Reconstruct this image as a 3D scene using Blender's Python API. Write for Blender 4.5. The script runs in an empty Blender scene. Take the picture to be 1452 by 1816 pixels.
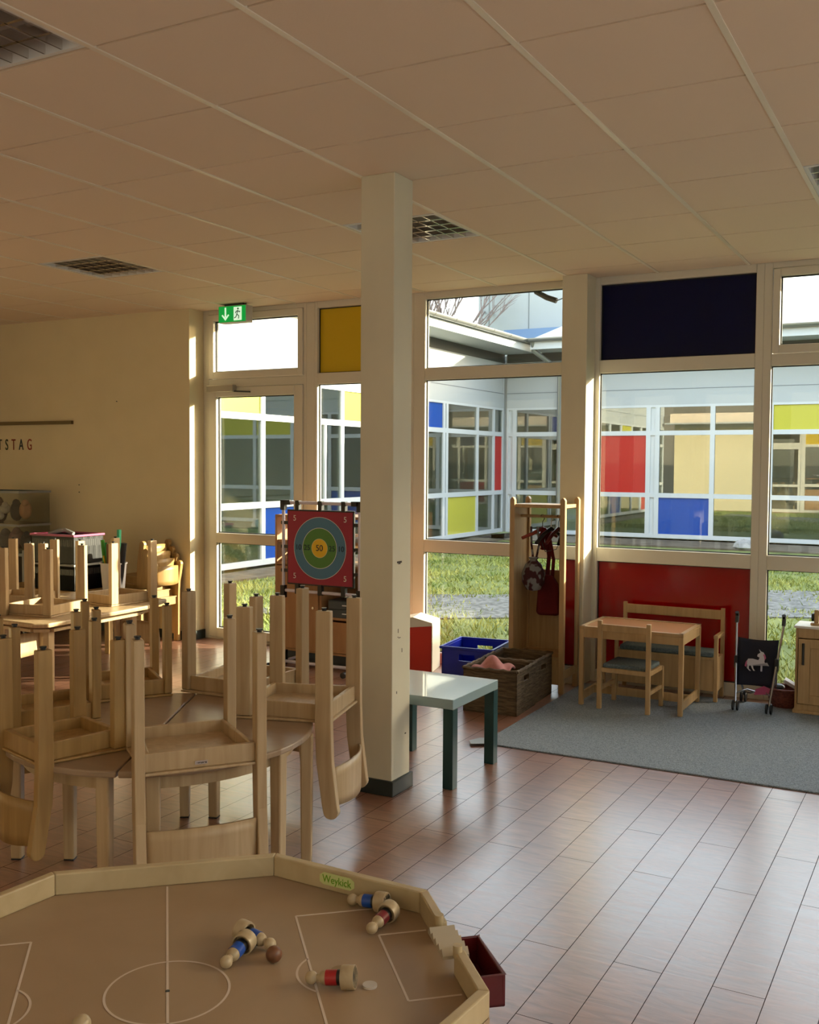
import bpy, bmesh, math, random
from mathutils import Vector, Matrix
random.seed(7)
PI = math.pi
C = bpy.context.scene.collection
S = bpy.context.scene

# ---------------------------------------------------------------- camera
YAW, PIT, ROL, FPX = 0.500478, -0.0473265, 0.006102, 1796.05
fw = Vector((-math.sin(YAW)*math.cos(PIT), math.cos(YAW)*math.cos(PIT), math.sin(PIT)))
rt0 = Vector((math.cos(YAW), math.sin(YAW), 0)); up0 = rt0.cross(fw)
rt = rt0*math.cos(ROL)+up0*math.sin(ROL); up = -rt0*math.sin(ROL)+up0*math.cos(ROL)
cd = bpy.data.cameras.new('camera'); cam = bpy.data.objects.new('camera', cd); C.objects.link(cam)
M = Matrix((rt, up, -fw)).transposed().to_4x4(); M.translation = (0, 0, 1.61)
cam.matrix_world = M
cd.sensor_fit = 'HORIZONTAL'; cd.sensor_width = 36; cd.lens = 36*FPX/1452; cd.clip_start = .05; cd.clip_end = 300
S.camera = cam

# ---------------------------------------------------------------- sky, sun, exposure
SUN = Vector((.80, .60, .24)).normalized()
w = bpy.data.worlds.new('sky'); S.world = w; w.use_nodes = True
nt = w.node_tree; nt.nodes.clear()
sky = nt.nodes.new('ShaderNodeTexSky'); sky.sky_type = 'NISHITA'; sky.sun_disc = False
sky.sun_elevation = math.radians(14); sky.sun_rotation = math.atan2(SUN.x, SUN.y); sky.dust_density = 3.0; sky.air_density = 1.3
hz = nt.nodes.new('ShaderNodeMix'); hz.data_type = 'RGBA'; hz.inputs[0].default_value = .55
hz.inputs[7].default_value = (.62, .66, .70, 1)
bg = nt.nodes.new('ShaderNodeBackground'); bg.inputs[1].default_value = 1.0
sm = nt.nodes.new('ShaderNodeVectorMath'); sm.operation = 'SCALE'; sm.inputs[3].default_value = .22
out = nt.nodes.new('ShaderNodeOutputWorld')
nt.links.new(sky.outputs[0], sm.inputs[0]); nt.links.new(sm.outputs[0], hz.inputs[6])
nt.links.new(hz.outputs[2], bg.inputs[0]); nt.links.new(bg.outputs[0], out.inputs[0])
sl = bpy.data.lights.new('sun', 'SUN'); sl.energy = 2.9; sl.angle = math.radians(.8); sl.color = (1, .90, .66)
so = bpy.data.objects.new('sun', sl); C.objects.link(so); so.location = (12, 10, 12)
so.rotation_euler = SUN.to_track_quat('Z', 'Y').to_euler()
S.view_settings.view_transform = 'Standard'; S.view_settings.look = 'None'
S.view_settings.gamma = 1; S.view_settings.use_curve_mapping = False
S.view_settings.exposure = 2.65

# ---------------------------------------------------------------- materials
def mat(name, col=(.5, .5, .5), rough=.5, metal=0, spec=.5, coat=0):
    m = bpy.data.materials.new(name); m.use_nodes = True
    b = m.node_tree.nodes['Principled BSDF']
    b.inputs['Base Color'].default_value = (*col, 1); b.inputs['Roughness'].default_value = rough
    b.inputs['Metallic'].default_value = metal; b.inputs['Specular IOR Level'].default_value = spec
    b.inputs['Coat Weight'].default_value = coat
    return m
def noisy(name, c1, c2, scale=(8, 8, 8), rough=.5, bump=0, detail=4, lo=.35, hi=.65, spec=.5, rvar=0, metal=0, bscale=None):
    m = mat(name, c1, rough, metal, spec); t = m.node_tree; b = t.nodes['Principled BSDF']
    tc = t.nodes.new('ShaderNodeTexCoord'); mp = t.nodes.new('ShaderNodeMapping'); mp.inputs['Scale'].default_value = scale
    n = t.nodes.new('ShaderNodeTexNoise'); n.inputs['Scale'].default_value = 1; n.inputs['Detail'].default_value = detail
    r = t.nodes.new('ShaderNodeValToRGB'); r.color_ramp.elements[0].position = lo; r.color_ramp.elements[1].position = hi
    r.color_ramp.elements[0].color = (*c1, 1); r.color_ramp.elements[1].color = (*c2, 1)
    t.links.new(tc.outputs['Object'], mp.inputs[0]); t.links.new(mp.outputs[0], n.inputs['Vector'])
    t.links.new(n.outputs[0], r.inputs[0]); t.links.new(r.outputs[0], b.inputs['Base Color'])
    if bump:
        bp = t.nodes.new('ShaderNodeBump'); bp.inputs['Strength'].default_value = bump; bp.inputs['Distance'].default_value = .01
        t.links.new(n.outputs[0], bp.inputs['Height']); t.links.new(bp.outputs[0], b.inputs['Normal'])
    if rvar:
        mr = t.nodes.new('ShaderNodeMapRange'); mr.inputs[3].default_value = rough-rvar; mr.inputs[4].default_value = rough+rvar
        t.links.new(n.outputs[0], mr.inputs[0]); t.links.new(mr.outputs[0], b.inputs['Roughness'])
    return m
def wood(name, c1, c2, sc=(30, 30, 2.2), rough=.42):
    m = mat(name, c1, rough); t = m.node_tree; b = t.nodes['Principled BSDF']
    tc = t.nodes.new('ShaderNodeTexCoord'); mp = t.nodes.new('ShaderNodeMapping'); mp.inputs['Scale'].default_value = sc
    n = t.nodes.new('ShaderNodeTexNoise'); n.inputs['Scale'].default_value = 1; n.inputs['Detail'].default_value = 5; n.inputs['Distortion'].default_value = .6
    n2 = t.nodes.new('ShaderNodeTexNoise'); n2.inputs['Scale'].default_value = 2.5; n2.inputs['Detail'].default_value = 2
    mx = t.nodes.new('ShaderNodeMath'); mx.operation = 'MULTIPLY_ADD'; mx.inputs[1].default_value = .5
    r = t.nodes.new('ShaderNodeValToRGB'); r.color_ramp.elements[0].position = .5; r.color_ramp.elements[1].position = .95
    r.color_ramp.elements[0].color = (*c2, 1); r.color_ramp.elements[1].color = (*c1, 1)
    t.links.new(tc.outputs['Object'], mp.inputs[0]); t.links.new(mp.outputs[0], n.inputs['Vector'])
    t.links.new(tc.outputs['Object'], n2.inputs['Vector'])
    t.links.new(n2.outputs[0], mx.inputs[0]); t.links.new(n.outputs[0], mx.inputs[2])
    t.links.new(mx.outputs[0], r.inputs[0]); t.links.new(r.outputs[0], b.inputs['Base Color'])
    return m
def glassmat(name, tint=(1, 1, 1), refl=.08, rough=0, mul=1.0):
    m = bpy.data.materials.new(name); m.use_nodes = True; t = m.node_tree; t.nodes.clear()
    o = t.nodes.new('ShaderNodeOutputMaterial'); mx = t.nodes.new('ShaderNodeMixShader')
    tr = t.nodes.new('ShaderNodeBsdfTransparent'); tr.inputs[0].default_value = (*tint, 1)
    gl = t.nodes.new('ShaderNodeBsdfGlossy'); gl.inputs['Roughness'].default_value = rough
    f = t.nodes.new('ShaderNodeFresnel'); ge = t.nodes.new('ShaderNodeNewGeometry')
    mr = t.nodes.new('ShaderNodeMapRange'); mr.inputs[3].default_value = 1.45; mr.inputs[4].default_value = 1/1.45   # same reflectance on both faces
    t.links.new(ge.outputs['Backfacing'], mr.inputs[0]); t.links.new(mr.outputs[0], f.inputs[0])
    ma = t.nodes.new('ShaderNodeMath'); ma.operation = 'MULTIPLY_ADD'; ma.inputs[1].default_value = mul; ma.inputs[2].default_value = refl; ma.use_clamp = True
    t.links.new(f.outputs[0], ma.inputs[0]); t.links.new(ma.outputs[0], mx.inputs[0])
    t.links.new(tr.outputs[0], mx.inputs[1]); t.links.new(gl.outputs[0], mx.inputs[2]); t.links.new(mx.outputs[0], o.inputs[0])
    return m
beech = wood('beech_pale', (.57, .42, .245), (.43, .295, .155))
honey = wood('beech_honey', (.46, .29, .105), (.32, .185, .06))
plyw = wood('plywood_pale', (.58, .40, .22), (.48, .32, .16), (3, 60, 60))
tabw = wood('table_laminate', (.36, .25, .16), (.32, .22, .135), (5, 30, 30), .3)
oak = wood('toy_furniture_wood', (.50, .33, .16), (.38, .235, .10))
cabw = wood('cabinet_wood', (.50, .27, .12), (.40, .20, .085), (20, 20, 1.5))
rimw = wood('game_rim_wood', (.54, .44, .27), (.40, .305, .17), (9, 9, 9), .45)
fieldw = wood('game_field_wood', (.37, .26, .165), (.31, .215, .13), (4, 4, 4), .38)
pinew = wood('turned_pine', (.50, .40, .26), (.38, .29, .17), (40, 40, 8), .35)
walnut = mat('brown_wood', (.16, .065, .03), .4)
cream = noisy('cream_wall_paint', (.76, .66, .43), (.73, .635, .41), (3, 3, 3), .7)
colpaint = noisy('column_paint', (.70, .65, .50), (.66, .61, .47), (4, 4, 2), .6)
frameal = mat('window_frame_paint', (.66, .62, .53), .4)
blackm = mat('black_plastic', (.012, .012, .013), .4)
gasket = mat('black_gasket', (.01, .01, .01), .6)
darkbase = mat('dark_skirting', (.02, .028, .026), .4)
chrome = mat('chrome', (.75, .75, .75), .2, 1)
silver = mat('silver_tube', (.36, .37, .40), .25, .9)
whitep = mat('white_plastic', (.75, .75, .75), .4)
lilac = mat('lilac_white_tube', (.70, .66, .78), .35)
redpan = mat('red_panel', (.30, .0015, .002), .12)
bluepan = mat('navy_panel', (.0004, .0018, .04), .3, 0, .2)
yelpan = mat('yellow_panel', (.62, .42, .003), .35)
glass = glassmat('window_glass', (.97, .985, .975), .0, 0, 1.0)
farglass = glassmat('far_window_glass', (.66, .71, .66), .12, 0, 1.6)
mirrorm = mat('mirror_glass', (.75, .77, .8), .02, 1)
clearp = glassmat('clear_plastic', (.93, .95, .95), .03, .1, 1.0)
teal = mat('teal_lacquer', (.010, .05, .053), .32)
redm = mat('red_cover', (.62, .035, .015), .45)
creamm = mat('cream_cover', (.72, .68, .55), .6)
bluem = mat('blue_plastic', (.006, .02, .42), .35)
pinkm = mat('pink_plastic', (.42, .06, .16), .4)
seatfab = noisy('grey_blue_fabric', (.07, .10, .12), (.13, .17, .19), (90, 90, 90), .9)
graym = mat('grey_plastic', (.30, .32, .32), .5)
darkg = mat('dark_grey_plastic', (.04, .05, .055), .45)
paper = mat('white_paper', (.72, .72, .70), .7)

def floor_mat():
    m = mat('laminate_planks', (.3, .12, .08), .3); t = m.node_tree; b = t.nodes['Principled BSDF']; N = t.nodes.new; L = t.links.new
    tc = N('ShaderNodeTexCoord'); mp = N('ShaderNodeMapping'); mp.inputs['Rotation'].default_value = (0, 0, PI/2); mp.inputs['Location'].default_value = (.3, .012, 0)
    br = N('ShaderNodeTexBrick'); br.offset = .37; br.inputs['Scale'].default_value = 1
    br.inputs['Brick Width'].default_value = 1.2; br.inputs['Row Height'].default_value = .157
    br.inputs['Mortar Size'].default_value = .0015; br.inputs['Mortar Smooth'].default_value = .2
    br.inputs['Color1'].default_value = (.27, .125, .08, 1); br.inputs['Color2'].default_value = (.30, .145, .095, 1); br.inputs['Mortar'].default_value = (.03, .014, .010, 1)
    L(tc.outputs['Object'], mp.inputs[0]); L(mp.outputs[0], br.inputs[0])
    m2 = N('ShaderNodeMapping'); m2.inputs['Scale'].default_value = (5, 24, 5); m2.inputs['Rotation'].default_value = (0, 0, PI/2); L(tc.outputs['Object'], m2.inputs[0])
    n = N('ShaderNodeTexNoise'); n.inputs['Scale'].default_value = 1; n.inputs['Detail'].default_value = 6; n.inputs['Distortion'].default_value = 1.2; L(m2.outputs[0], n.inputs['Vector'])
    r = N('ShaderNodeValToRGB'); r.color_ramp.elements[0].position = .3; r.color_ramp.elements[0].color = (.72, .72, .72, 1); r.color_ramp.elements[1].position = .7; r.color_ramp.elements[1].color = (1.25, 1.25, 1.25, 1)
    L(n.outputs[0], r.inputs[0])
    mx = N('ShaderNodeMix'); mx.data_type = 'RGBA'; mx.blend_type = 'MULTIPLY'; mx.inputs[0].default_value = 1
    L(br.outputs[0], mx.inputs[6]); L(r.outputs[0], mx.inputs[7]); L(mx.outputs[2], b.inputs['Base Color'])
    mr = N('ShaderNodeMapRange'); mr.inputs[3].default_value = .24; mr.inputs[4].default_value = .42; L(n.outputs[0], mr.inputs[0]); L(mr.outputs[0], b.inputs['Roughness'])
    n3 = N('ShaderNodeTexNoise'); n3.inputs['Scale'].default_value = 9; n3.inputs['Detail'].default_value = 5; L(tc.outputs['Object'], n3.inputs['Vector'])
    ad = N('ShaderNodeMath'); ad.operation = 'MULTIPLY_ADD'; ad.inputs[1].default_value = -.15; L(br.outputs[1], ad.inputs[0]); L(n.outputs[0], ad.inputs[2])
    bp = N('ShaderNodeBump'); bp.inputs['Strength'].default_value = .13; bp.inputs['Distance'].default_value = .006; L(n.outputs[0], bp.inputs['Height']); L(bp.outputs[0], b.inputs['Normal'])
    inv = N('ShaderNodeMapRange'); inv.inputs[3].default_value = .75; inv.inputs[4].default_value = 0; L(br.outputs[1], inv.inputs[0])
    L(inv.outputs[0], b.inputs['Specular IOR Level']); L(inv.outputs[0], b.inputs['Coat Weight'])
    b.inputs['Coat Roughness'].default_value = .24
    return m
def ceil_mat():
    m = mat('mineral_fibre_tiles', (.81, .67, .53), .85)
    t = m.node_tree; b = t.nodes['Principled BSDF']; N = t.nodes.new; L = t.links.new
    tc = N('ShaderNodeTexCoord'); n = N('ShaderNodeTexNoise'); n.inputs['Scale'].default_value = 120; L(tc.outputs['Object'], n.inputs['Vector'])
    bp = N('ShaderNodeBump'); bp.inputs['Strength'].default_value = .12; bp.inputs['Distance'].default_value = .003; L(n.outputs[0], bp.inputs['Height']); L(bp.outputs[0], b.inputs['Normal'])
    return m
floorm = floor_mat(); tilem = ceil_mat()
gridm = mat('ceiling_grid_metal', (.82, .74, .62), .35)
carpet = noisy('grey_carpet', (.125, .15, .175), (.30, .345, .385), (160, 160, 160), .95, .5, 2, .3, .7)
wicker = noisy('woven_seagrass', (.055, .036, .018), (.17, .115, .06), (14, 14, 90), .75, 1.0, 5, .3, .7)
redwick = noisy('red_brown_wicker', (.09, .015, .01), (.2, .05, .03), (60, 60, 90), .6, .8)

# ---------------------------------------------------------------- mesh helpers
def rz(a): return Matrix.Rotation(a, 4, 'Z')
def rx(a): return Matrix.Rotation(a, 4, 'X')
def ry(a): return Matrix.Rotation(a, 4, 'Y')
def T(x, y, z): return Matrix.Translation((x, y, z))
class MB:
    def __init__(s): s.v = []; s.f = []; s.mi = []; s.cur = 0; s.X = Matrix.Identity(4)
    def add(s, vs, fs):
        k = len(s.v); s.v += [tuple(s.X @ Vector(p)) for p in vs]; s.f += [tuple(i+k for i in f) for f in fs]; s.mi += [s.cur]*len(fs); return s
    def box(s, x0, x1, y0, y1, z0, z1):
        return s.add([(x0, y0, z0), (x1, y0, z0), (x1, y1, z0), (x0, y1, z0), (x0, y0, z1), (x1, y0, z1), (x1, y1, z1), (x0, y1, z1)],
              [(0, 3, 2, 1), (4, 5, 6, 7), (0, 1, 5, 4), (1, 2, 6, 5), (2, 3, 7, 6), (3, 0, 4, 7)])
    def taper(s, c0, s0, c1, s1):
        a = [(c0[0]+i*s0[0]/2, c0[1]+j*s0[1]/2, c0[2]) for i, j in ((-1, -1), (1, -1), (1, 1), (-1, 1))]
        b = [(c1[0]+i*s1[0]/2, c1[1]+j*s1[1]/2, c1[2]) for i, j in ((-1, -1), (1, -1), (1, 1), (-1, 1))]
        return s.add(a+b, [(0, 3, 2, 1), (4, 5, 6, 7), (0, 1, 5, 4), (1, 2, 6, 5), (2, 3, 7, 6), (3, 0, 4, 7)])
    def prism(s, pts, h0, h1, axis='z'):
        n = len(pts)
        def P(p, h): return (p[0], p[1], h) if axis == 'z' else ((h, p[0], p[1]) if axis == 'x' else (p[0], h, p[1]))
        return s.add([P(p, h0) for p in pts]+[P(p, h1) for p in pts],
              [tuple(range(n))[::-1], tuple(range(n, 2*n))]+[(i, (i+1) % n, n+(i+1) % n, n+i) for i in range(n)])
    def bar(s, a, b, w, h=None):
        a = Vector(a); b = Vector(b); d = b-a; L = d.length; q = d.to_track_quat('Z', 'X').to_matrix().to_4x4()
        h = h or w; old = s.X; s.X = old @ Matrix.Translation(a) @ q; s.box(-w/2, w/2, -h/2, h/2, 0, L); s.X = old; return s
    def tube(s, pts, r, n=10, cap=True, rs=None):
        pts = [Vector(p) for p in pts]; rings = []
        for i, p in enumerate(pts):
            d = (pts[min(i+1, len(pts)-1)]-pts[max(i-1, 0)]).normalized()
            q = d.to_track_quat('Z', 'X'); R = rs[i] if rs else r
            rings.append([p+q @ Vector((R*math.cos(2*PI*k/n), R*math.sin(2*PI*k/n), 0)) for k in range(n)])
        # keep ring orientation coherent
        for i in range(1, len(rings)):
            best = min(range(n), key=lambda o: sum((rings[i][(k+o) % n]-rings[i-1][k]-(pts[i]-pts[i-1])).length for k in range(0, n, 2)))
            rings[i] = rings[i][best:]+rings[i][:best]
        vs = [v for rg in rings for v in rg]; fs = []
        for i in range(len(rings)-1):
            for k in range(n): fs.append((i*n+k, i*n+(k+1) % n, (i+1)*n+(k+1) % n, (i+1)*n+k))
        if cap: fs += [tuple(range(n))[::-1], tuple(range((len(rings)-1)*n, len(rings)*n))]
        return s.add(vs, fs)
    def lathe(s, prof, n=20, c=(0, 0, 0)):
        vs = []; fs = []
        for r, z in prof: vs += [(c[0]+r*math.cos(2*PI*k/n), c[1]+r*math.sin(2*PI*k/n), c[2]+z) for k in range(n)]
        for i in range(len(prof)-1):
            for k in range(n): fs.append((i*n+k, i*n+(k+1) % n, (i+1)*n+(k+1) % n, (i+1)*n+k))
        if prof[0][0] > 1e-5: fs.append(tuple(range(n))[::-1])
        if prof[-1][0] > 1e-5: fs.append(tuple(range((len(prof)-1)*n, len(prof)*n)))
        return s.add(vs, fs)
    def ball(s, c, r, n=14, sc=(1, 1, 1), jit=0, rnd=None):
        vs = []; fs = []; m = n//2
        for i in range(m+1):
            for k in range(n):
                a = PI*i/m; b = 2*PI*k/n; q = 1+(rnd.uniform(-jit, jit) if rnd else 0)
                vs.append((c[0]+r*sc[0]*q*math.sin(a)*math.cos(b), c[1]+r*sc[1]*q*math.sin(a)*math.sin(b), c[2]+r*sc[2]*q*math.cos(a)))
        for i in range(m):
            for k in range(n): fs.append((i*n+k, (i+1)*n+k, (i+1)*n+(k+1) % n, i*n+(k+1) % n))
        return s.add(vs, fs)
    def grid(s, f, nu, nv, thick=None):
        vs = [f(i/nu, j/nv) for i in range(nu+1) for j in range(nv+1)]; W = nv+1
        fs = [(i*W+j, (i+1)*W+j, (i+1)*W+j+1, i*W+j+1) for i in range(nu) for j in range(nv)]
        return s.add(vs, fs)
    def build(s, name, m, parent=None, bev=0, smooth=False, solid=0, sub=0):
        me = bpy.data.meshes.new(name); me.from_pydata(s.v, [], s.f)
        ms = m if isinstance(m, (list, tuple)) else [m]
        for q in ms: me.materials.append(q)
        me.polygons.foreach_set('material_index', s.mi)
        b = bmesh.new(); b.from_mesh(me); bmesh.ops.remove_doubles(b, verts=b.verts, dist=1e-6)
        bmesh.ops.recalc_face_normals(b, faces=b.faces); b.to_mesh(me); b.free()
        if smooth:
            me.polygons.foreach_set('use_smooth', [True]*len(me.polygons)); me.set_sharp_from_angle(angle=math.radians(40))
        o = bpy.data.objects.new(name, me); C.objects.link(o)
        if parent: o.parent = parent
        if solid: q = o.modifiers.new('solid', 'SOLIDIFY'); q.thickness = solid; q.offset = 0
        if sub: q = o.modifiers.new('sub', 'SUBSURF'); q.levels = sub; q.render_levels = sub
        if bev: q = o.modifiers.new('bev', 'BEVEL'); q.width = bev; q.segments = 2; q.limit_method = 'ANGLE'
        return o
def tag(o, label, cat, group=None):
    o['label'] = label; o['category'] = cat
    if group: o['group'] = group
    return o
def thing(name, label, cat, loc=(0, 0, 0), rot=0, group=None):
    o = bpy.data.objects.new(name, None); C.objects.link(o); o.location = loc; o.rotation_euler = (0, 0, rot); o.empty_display_size = .05
    return tag(o, label, cat, group)
def struct(o): o['kind'] = 'structure'; return o
def dup(root, loc, rot, label, group=None, flip=None):
    def cp(o, par):
        c = o.copy(); C.objects.link(c); c.parent = par
        for ch in list(o.children): cp(ch, c)
        return c
    r = cp(root, None); r.location = loc; r.rotation_euler = rot; r['label'] = label
    if group: r['group'] = group
    return r
def text(name, s, size, m, parent, X, ext=.0008):
    cu = bpy.data.curves.new(name, 'FONT'); cu.body = s; cu.size = size; cu.extrude = ext; cu.align_x = 'CENTER'; cu.align_y = 'CENTER'
    o = bpy.data.objects.new(name, cu); C.objects.link(o)
    bpy.context.view_layer.update()
    me = bpy.data.meshes.new_from_object(o.evaluated_get(bpy.context.evaluated_depsgraph_get()))
    bpy.data.objects.remove(o); me.materials.clear(); me.materials.append(m); me.transform(X)
    o = bpy.data.objects.new(name, me); C.objects.link(o)
    if parent: o.parent = parent
    return o

H = 2.985; YW = 7.24; XR = 2.6; XL = -9.2; YB = -3.2
# ================================================================= THE ROOM
struct(MB().box(XL-.2, XR+.2, YB-.2, YW+.12, -.12, 0).build('floor', floorm))
# ceiling: tiles and grid
GX, GY, G = -4.4514, 2.50087, .625
ceil = struct(MB().box(XL-.2, XR+.2, YB-.2, YW+.8, H+.17, H+.5).build('ceiling', tilem))
lights = {(2, -1): 0, (2, 4): 1, (-2, 4): 2, (6, 4): 3, (6, -1): 4, (-6, 4): 5, (-2, -1): 6}
tb = MB()
i0, i1 = math.floor((XL-GX)/G), math.ceil((XR-GX)/G); j0, j1 = math.floor((YB-GY)/G), math.ceil((YW-GY)/G)
for i in range(i0, i1):
    for j in range(j0, j1):
        if (i, j) in lights: continue
        x0, x1 = max(XL, GX+i*G), min(XR, GX+(i+1)*G); y0, y1 = max(YB, GY+j*G), min(YW, GY+(j+1)*G)
        if x1 <= x0 or y1 <= y0: continue
        tb.box(x0+.009, x1-.009, y0+.006, y1-.006, H, H+.015)
t_ = tb.build('ceiling_tiles', tilem, ceil)
gb = MB()
for i in range(i0, i1+1):
    x = GX+i*G
    if XL < x < XR: gb.box(x-.011, x+.011, YB, YW, H-.004, H+.02)
for j in range(j0, j1+1):
    y = GY+j*G
    if YB < y < YW: gb.box(XL, XR, y-.007, y+.007, H+.012, H+.02)
gb.build('ceiling_grid', gridm, ceil)
# walls
struct(MB().box(XL, -6.11, 7.05, YW+.12, 0, H).build('wall_left', cream))
struct(MB().box(XL-.2, XL, YB-.2, YW+.12, 0, H+.2).build('wall_end', cream))
wr = MB(); ys = [YB-.2, -2.8, -1.6, -1.4, -.2, 0, 1.2, 1.4, 2.6, 2.8, 4.0, 4.2, 5.4, YW+.12]
for k in range(0, len(ys)-1, 2): wr.box(XR, XR+.2, ys[k], ys[k+1], 0, H+.2)
for k in range(1, len(ys)-1, 2): wr.box(XR, XR+.2, ys[k], ys[k+1], 0, .1).box(XR, XR+.2, ys[k], ys[k+1], 2.88, H+.2)
struct(wr.build('wall_right', cream))
for k in range(1, len(ys)-1, 2):  # unseen side windows, added to bring in light from the right
    f = MB(); a, b_ = ys[k], ys[k+1]
    for q in ((a, a+.05, .1, 2.88), (b_-.05, b_, .1, 2.88), (a, b_, .1, .16), (a, b_, 2.82, 2.88), (a, b_, 1.0, 1.06)): f.box(XR+.06, XR+.13, q[0], q[1], q[2], q[3])
    fo = struct(f.build('window_%d' % (20+k), frameal)); MB().box(XR+.09, XR+.098, a+.05, b_-.05, .16, 2.82).build('pane', glass, fo)
struct(MB().box(1.15, XR, YW, YW+.12, 0, H).build('wall_front', cream))  # unseen stretch made solid to keep direct sun off the pillar
hd = struct(MB().box(XL, XR, YW-.0, YW+.12, H, H+.2).build('trim_1', frameal))
# rear wall with its own windows (light from behind)
rw = MB(); xs = [XL, -9.0, -7.9, -7.75, -6.65, -6.5, -5.4, -5.25, -4.15, -4.0, -2.9, -2.6, -1.5, -1.35, -.25, -.1, 1.0, 1.15, 2.25, XR]
for k in range(0, len(xs)-1, 2): rw.box(xs[k], xs[k+1], YB-.2, YB, 0, H+.2)
for k in range(1, len(xs)-1, 2): rw.box(xs[k], xs[k+1], YB-.2, YB, 0, .12); rw.box(xs[k], xs[k+1], YB-.2, YB, 2.88, H+.2)
struct(rw.build('wall_rear', cream))
n = 8
for k in range(1, len(xs)-1, 2):
    f = MB(); a, b_ = xs[k], xs[k+1]
    for q in ((a, a+.05, .12, 2.88), (b_-.05, b_, .12, 2.88), (a, b_, .12, .17), (a, b_, 2.83, 2.88), (a, b_, 1.0, 1.06)): f.box(q[0], q[1], YB-.12, YB-.05, q[2], q[3])
    fo = struct(f.build('window_%d' % n, frameal)); n += 1
    MB().box(a+.05, b_-.05, YB-.09, YB-.082, .17, 2.83).build('pane', glass, fo)
# skirting
struct(MB().box(XL, -6.11, 7.035, 7.05, 0, .08).box(-6.11, -6.095, 7.035, YW, 0, .08).build('baseboard_left', darkbase, None, .002))
struct(MB().box(1.15, XR, YW-.015, YW, 0, .08).build('baseboard_front', darkbase))
# columns
c1 = struct(MB().box(-2.575, -2.39, 4.205, 4.385, 0, H).build('column_1', colpaint, None, .004))
c1b = struct(MB().box(-2.589, -2.376, 4.191, 4.399, 0, .075).build('baseboard_column', darkbase, None, .004))
sc = MB(); random.seed(3)
for (y, z, w_, h_) in ((4.27, 1.135, .045, .009), (4.27, 1.128, .02, .006), (4.26, .77, .008, .003), (4.262, .80, .003, .02), (4.275, .765, .02, .003), (4.3, .70, .003, .02), (4.34, .28, .012, .006), (4.25, .50, .004, .012)):
    sc.box(-2.3905, -2.3885, y-w_/2, y+w_/2, z-h_/2, z+h_/2)
sc.build('scuff_mark', mat('scuff_dark', (.05, .035, .025), .7), c1)
c2 = struct(MB().box(-2.60, -2.41, 7.05, YW, 0, H).build('column_2', colpaint, None, .004))

# ---------------- window wall
YF0, YF1, YG = YW, YW+.07, YW+.045
ZT, ZM = (2.285, 2.38), (.90, 1.0)
def wframe(name, x0, x1, bars):
    f = MB()
    for a, b_, z0, z1 in bars: f.box(a, b_, YF0, YF1, z0, z1)
    return struct(f.build(name, frameal, None, .004))
def pane(par, x0, x1, z0, z1, m=None, nm=None):
    m = m or glass; g = m is glass
    p = MB().box(x0-.004, x1+.004, YG-.004, YG+.004, z0-.004, z1+.004).build(nm or ('pane' if g else 'panel'), m, par)
    k = MB(); e = .007
    for a, b_, c, d in ((x0, x0+e, z0, z1), (x1-e, x1, z0, z1), (x0, x1, z0, z0+e), (x0, x1, z1-e, z1)): k.box(a, b_, YG-.012, YG-.002, c, d)
    k.build('gasket', gasket, par)
    return p
def window(name, x0, x1, gl, gr, top=None, mid=None, low=None, rails=True):
    o = wframe(name, x0, x1, [(x0, gl, 0, H), (gr, x1, 0, H), (gl, gr, 2.93, H), (gl, gr, *ZT), (gl, gr, *ZM), (gl, gr, 0, .09)])
    pane(o, gl, gr, .09, .90, low); pane(o, gl, gr, 1.0, 2.285, mid); pane(o, gl, gr, 2.38, 2.93, top)
    return o
# door
d = struct(MB().box(-6.11, -6.045, YF0, YF1, 0, H).box(-5.005, -4.975, YF0, YF1, 0, H).box(-6.045, -5.005, YF0, YF1, 2.945, H)
    .box(-6.045, -5.005, YF0, YF1, 2.29, 2.365).box(-6.045, -5.005, YF0, YF1, 0, .02).build('door_1', frameal, None, .004))
def sash(par, x0, x1, z0, z1, gx0, gx1, gz, nm):
    f = MB(); f.box(x0, gx0, YF0-.012, YF1-.01, z0, z1); f.box(gx1, x1, YF0-.012, YF1-.01, z0, z1)
    zz = [z0]+[q for g in gz for q in g]+[z1]
    for k in range(0, len(zz), 2): f.box(gx0, gx1, YF0-.012, YF1-.01, zz[k], zz[k+1])
    o = f.build(nm, frameal, par, .004)
    for g in gz:
        MB().box(gx0, gx1, YG-.004, YG+.004, g[0], g[1]).build('pane', glass, o)
        k = MB(); e = .008
        for a, b_, c, dd in ((gx0, gx0+e, *g), (gx1-e, gx1, *g), (gx0, gx1, g[0], g[0]+e), (gx0, gx1, g[1]-e, g[1])): k.box(a, b_, YG-.02, YG-.002, c, dd)
        k.build('gasket', gasket, o)
    return o
sash(d, -6.04, -5.01, 2.37, 2.94, -5.985, -5.06, [(2.43, 2.885)], 'transom_sash')
lf = sash(d, -6.04, -5.01, .025, 2.285, -5.955, -5.10, [(.105, .885), (.975, 2.205)], 'door_leaf')
MB().box(-5.075, -5.05, YF0-.05, YF0-.012, 1.02, 1.06).box(-5.075, -5.055, YF0-.055, YF0-.042, 1.03, 1.05).box(-5.19, -5.055, YF0-.06, YF0-.045, 1.032, 1.05).build('door_handle', chrome, d, .003)
MB().box(-6.02, -5.72, YF0-.07, YF0-.012, 2.245, 2.305).build('door_closer', mat('closer_grey', (.45, .42, .36), .4, .5), d, .006)
MB().bar((-5.74, YF0-.04, 2.25), (-5.56, YF0-.03, 2.24), .012, .02).build('closer_arm', darkbase, d)
wframe('trim_2', 0, 0, [(-4.975, -4.89, 0, H)])
window('window_1', -4.89, -3.93, -4.865, -3.955, yelpan)
window('window_2', -3.93, -2.44, -3.825, -2.49)
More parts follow.
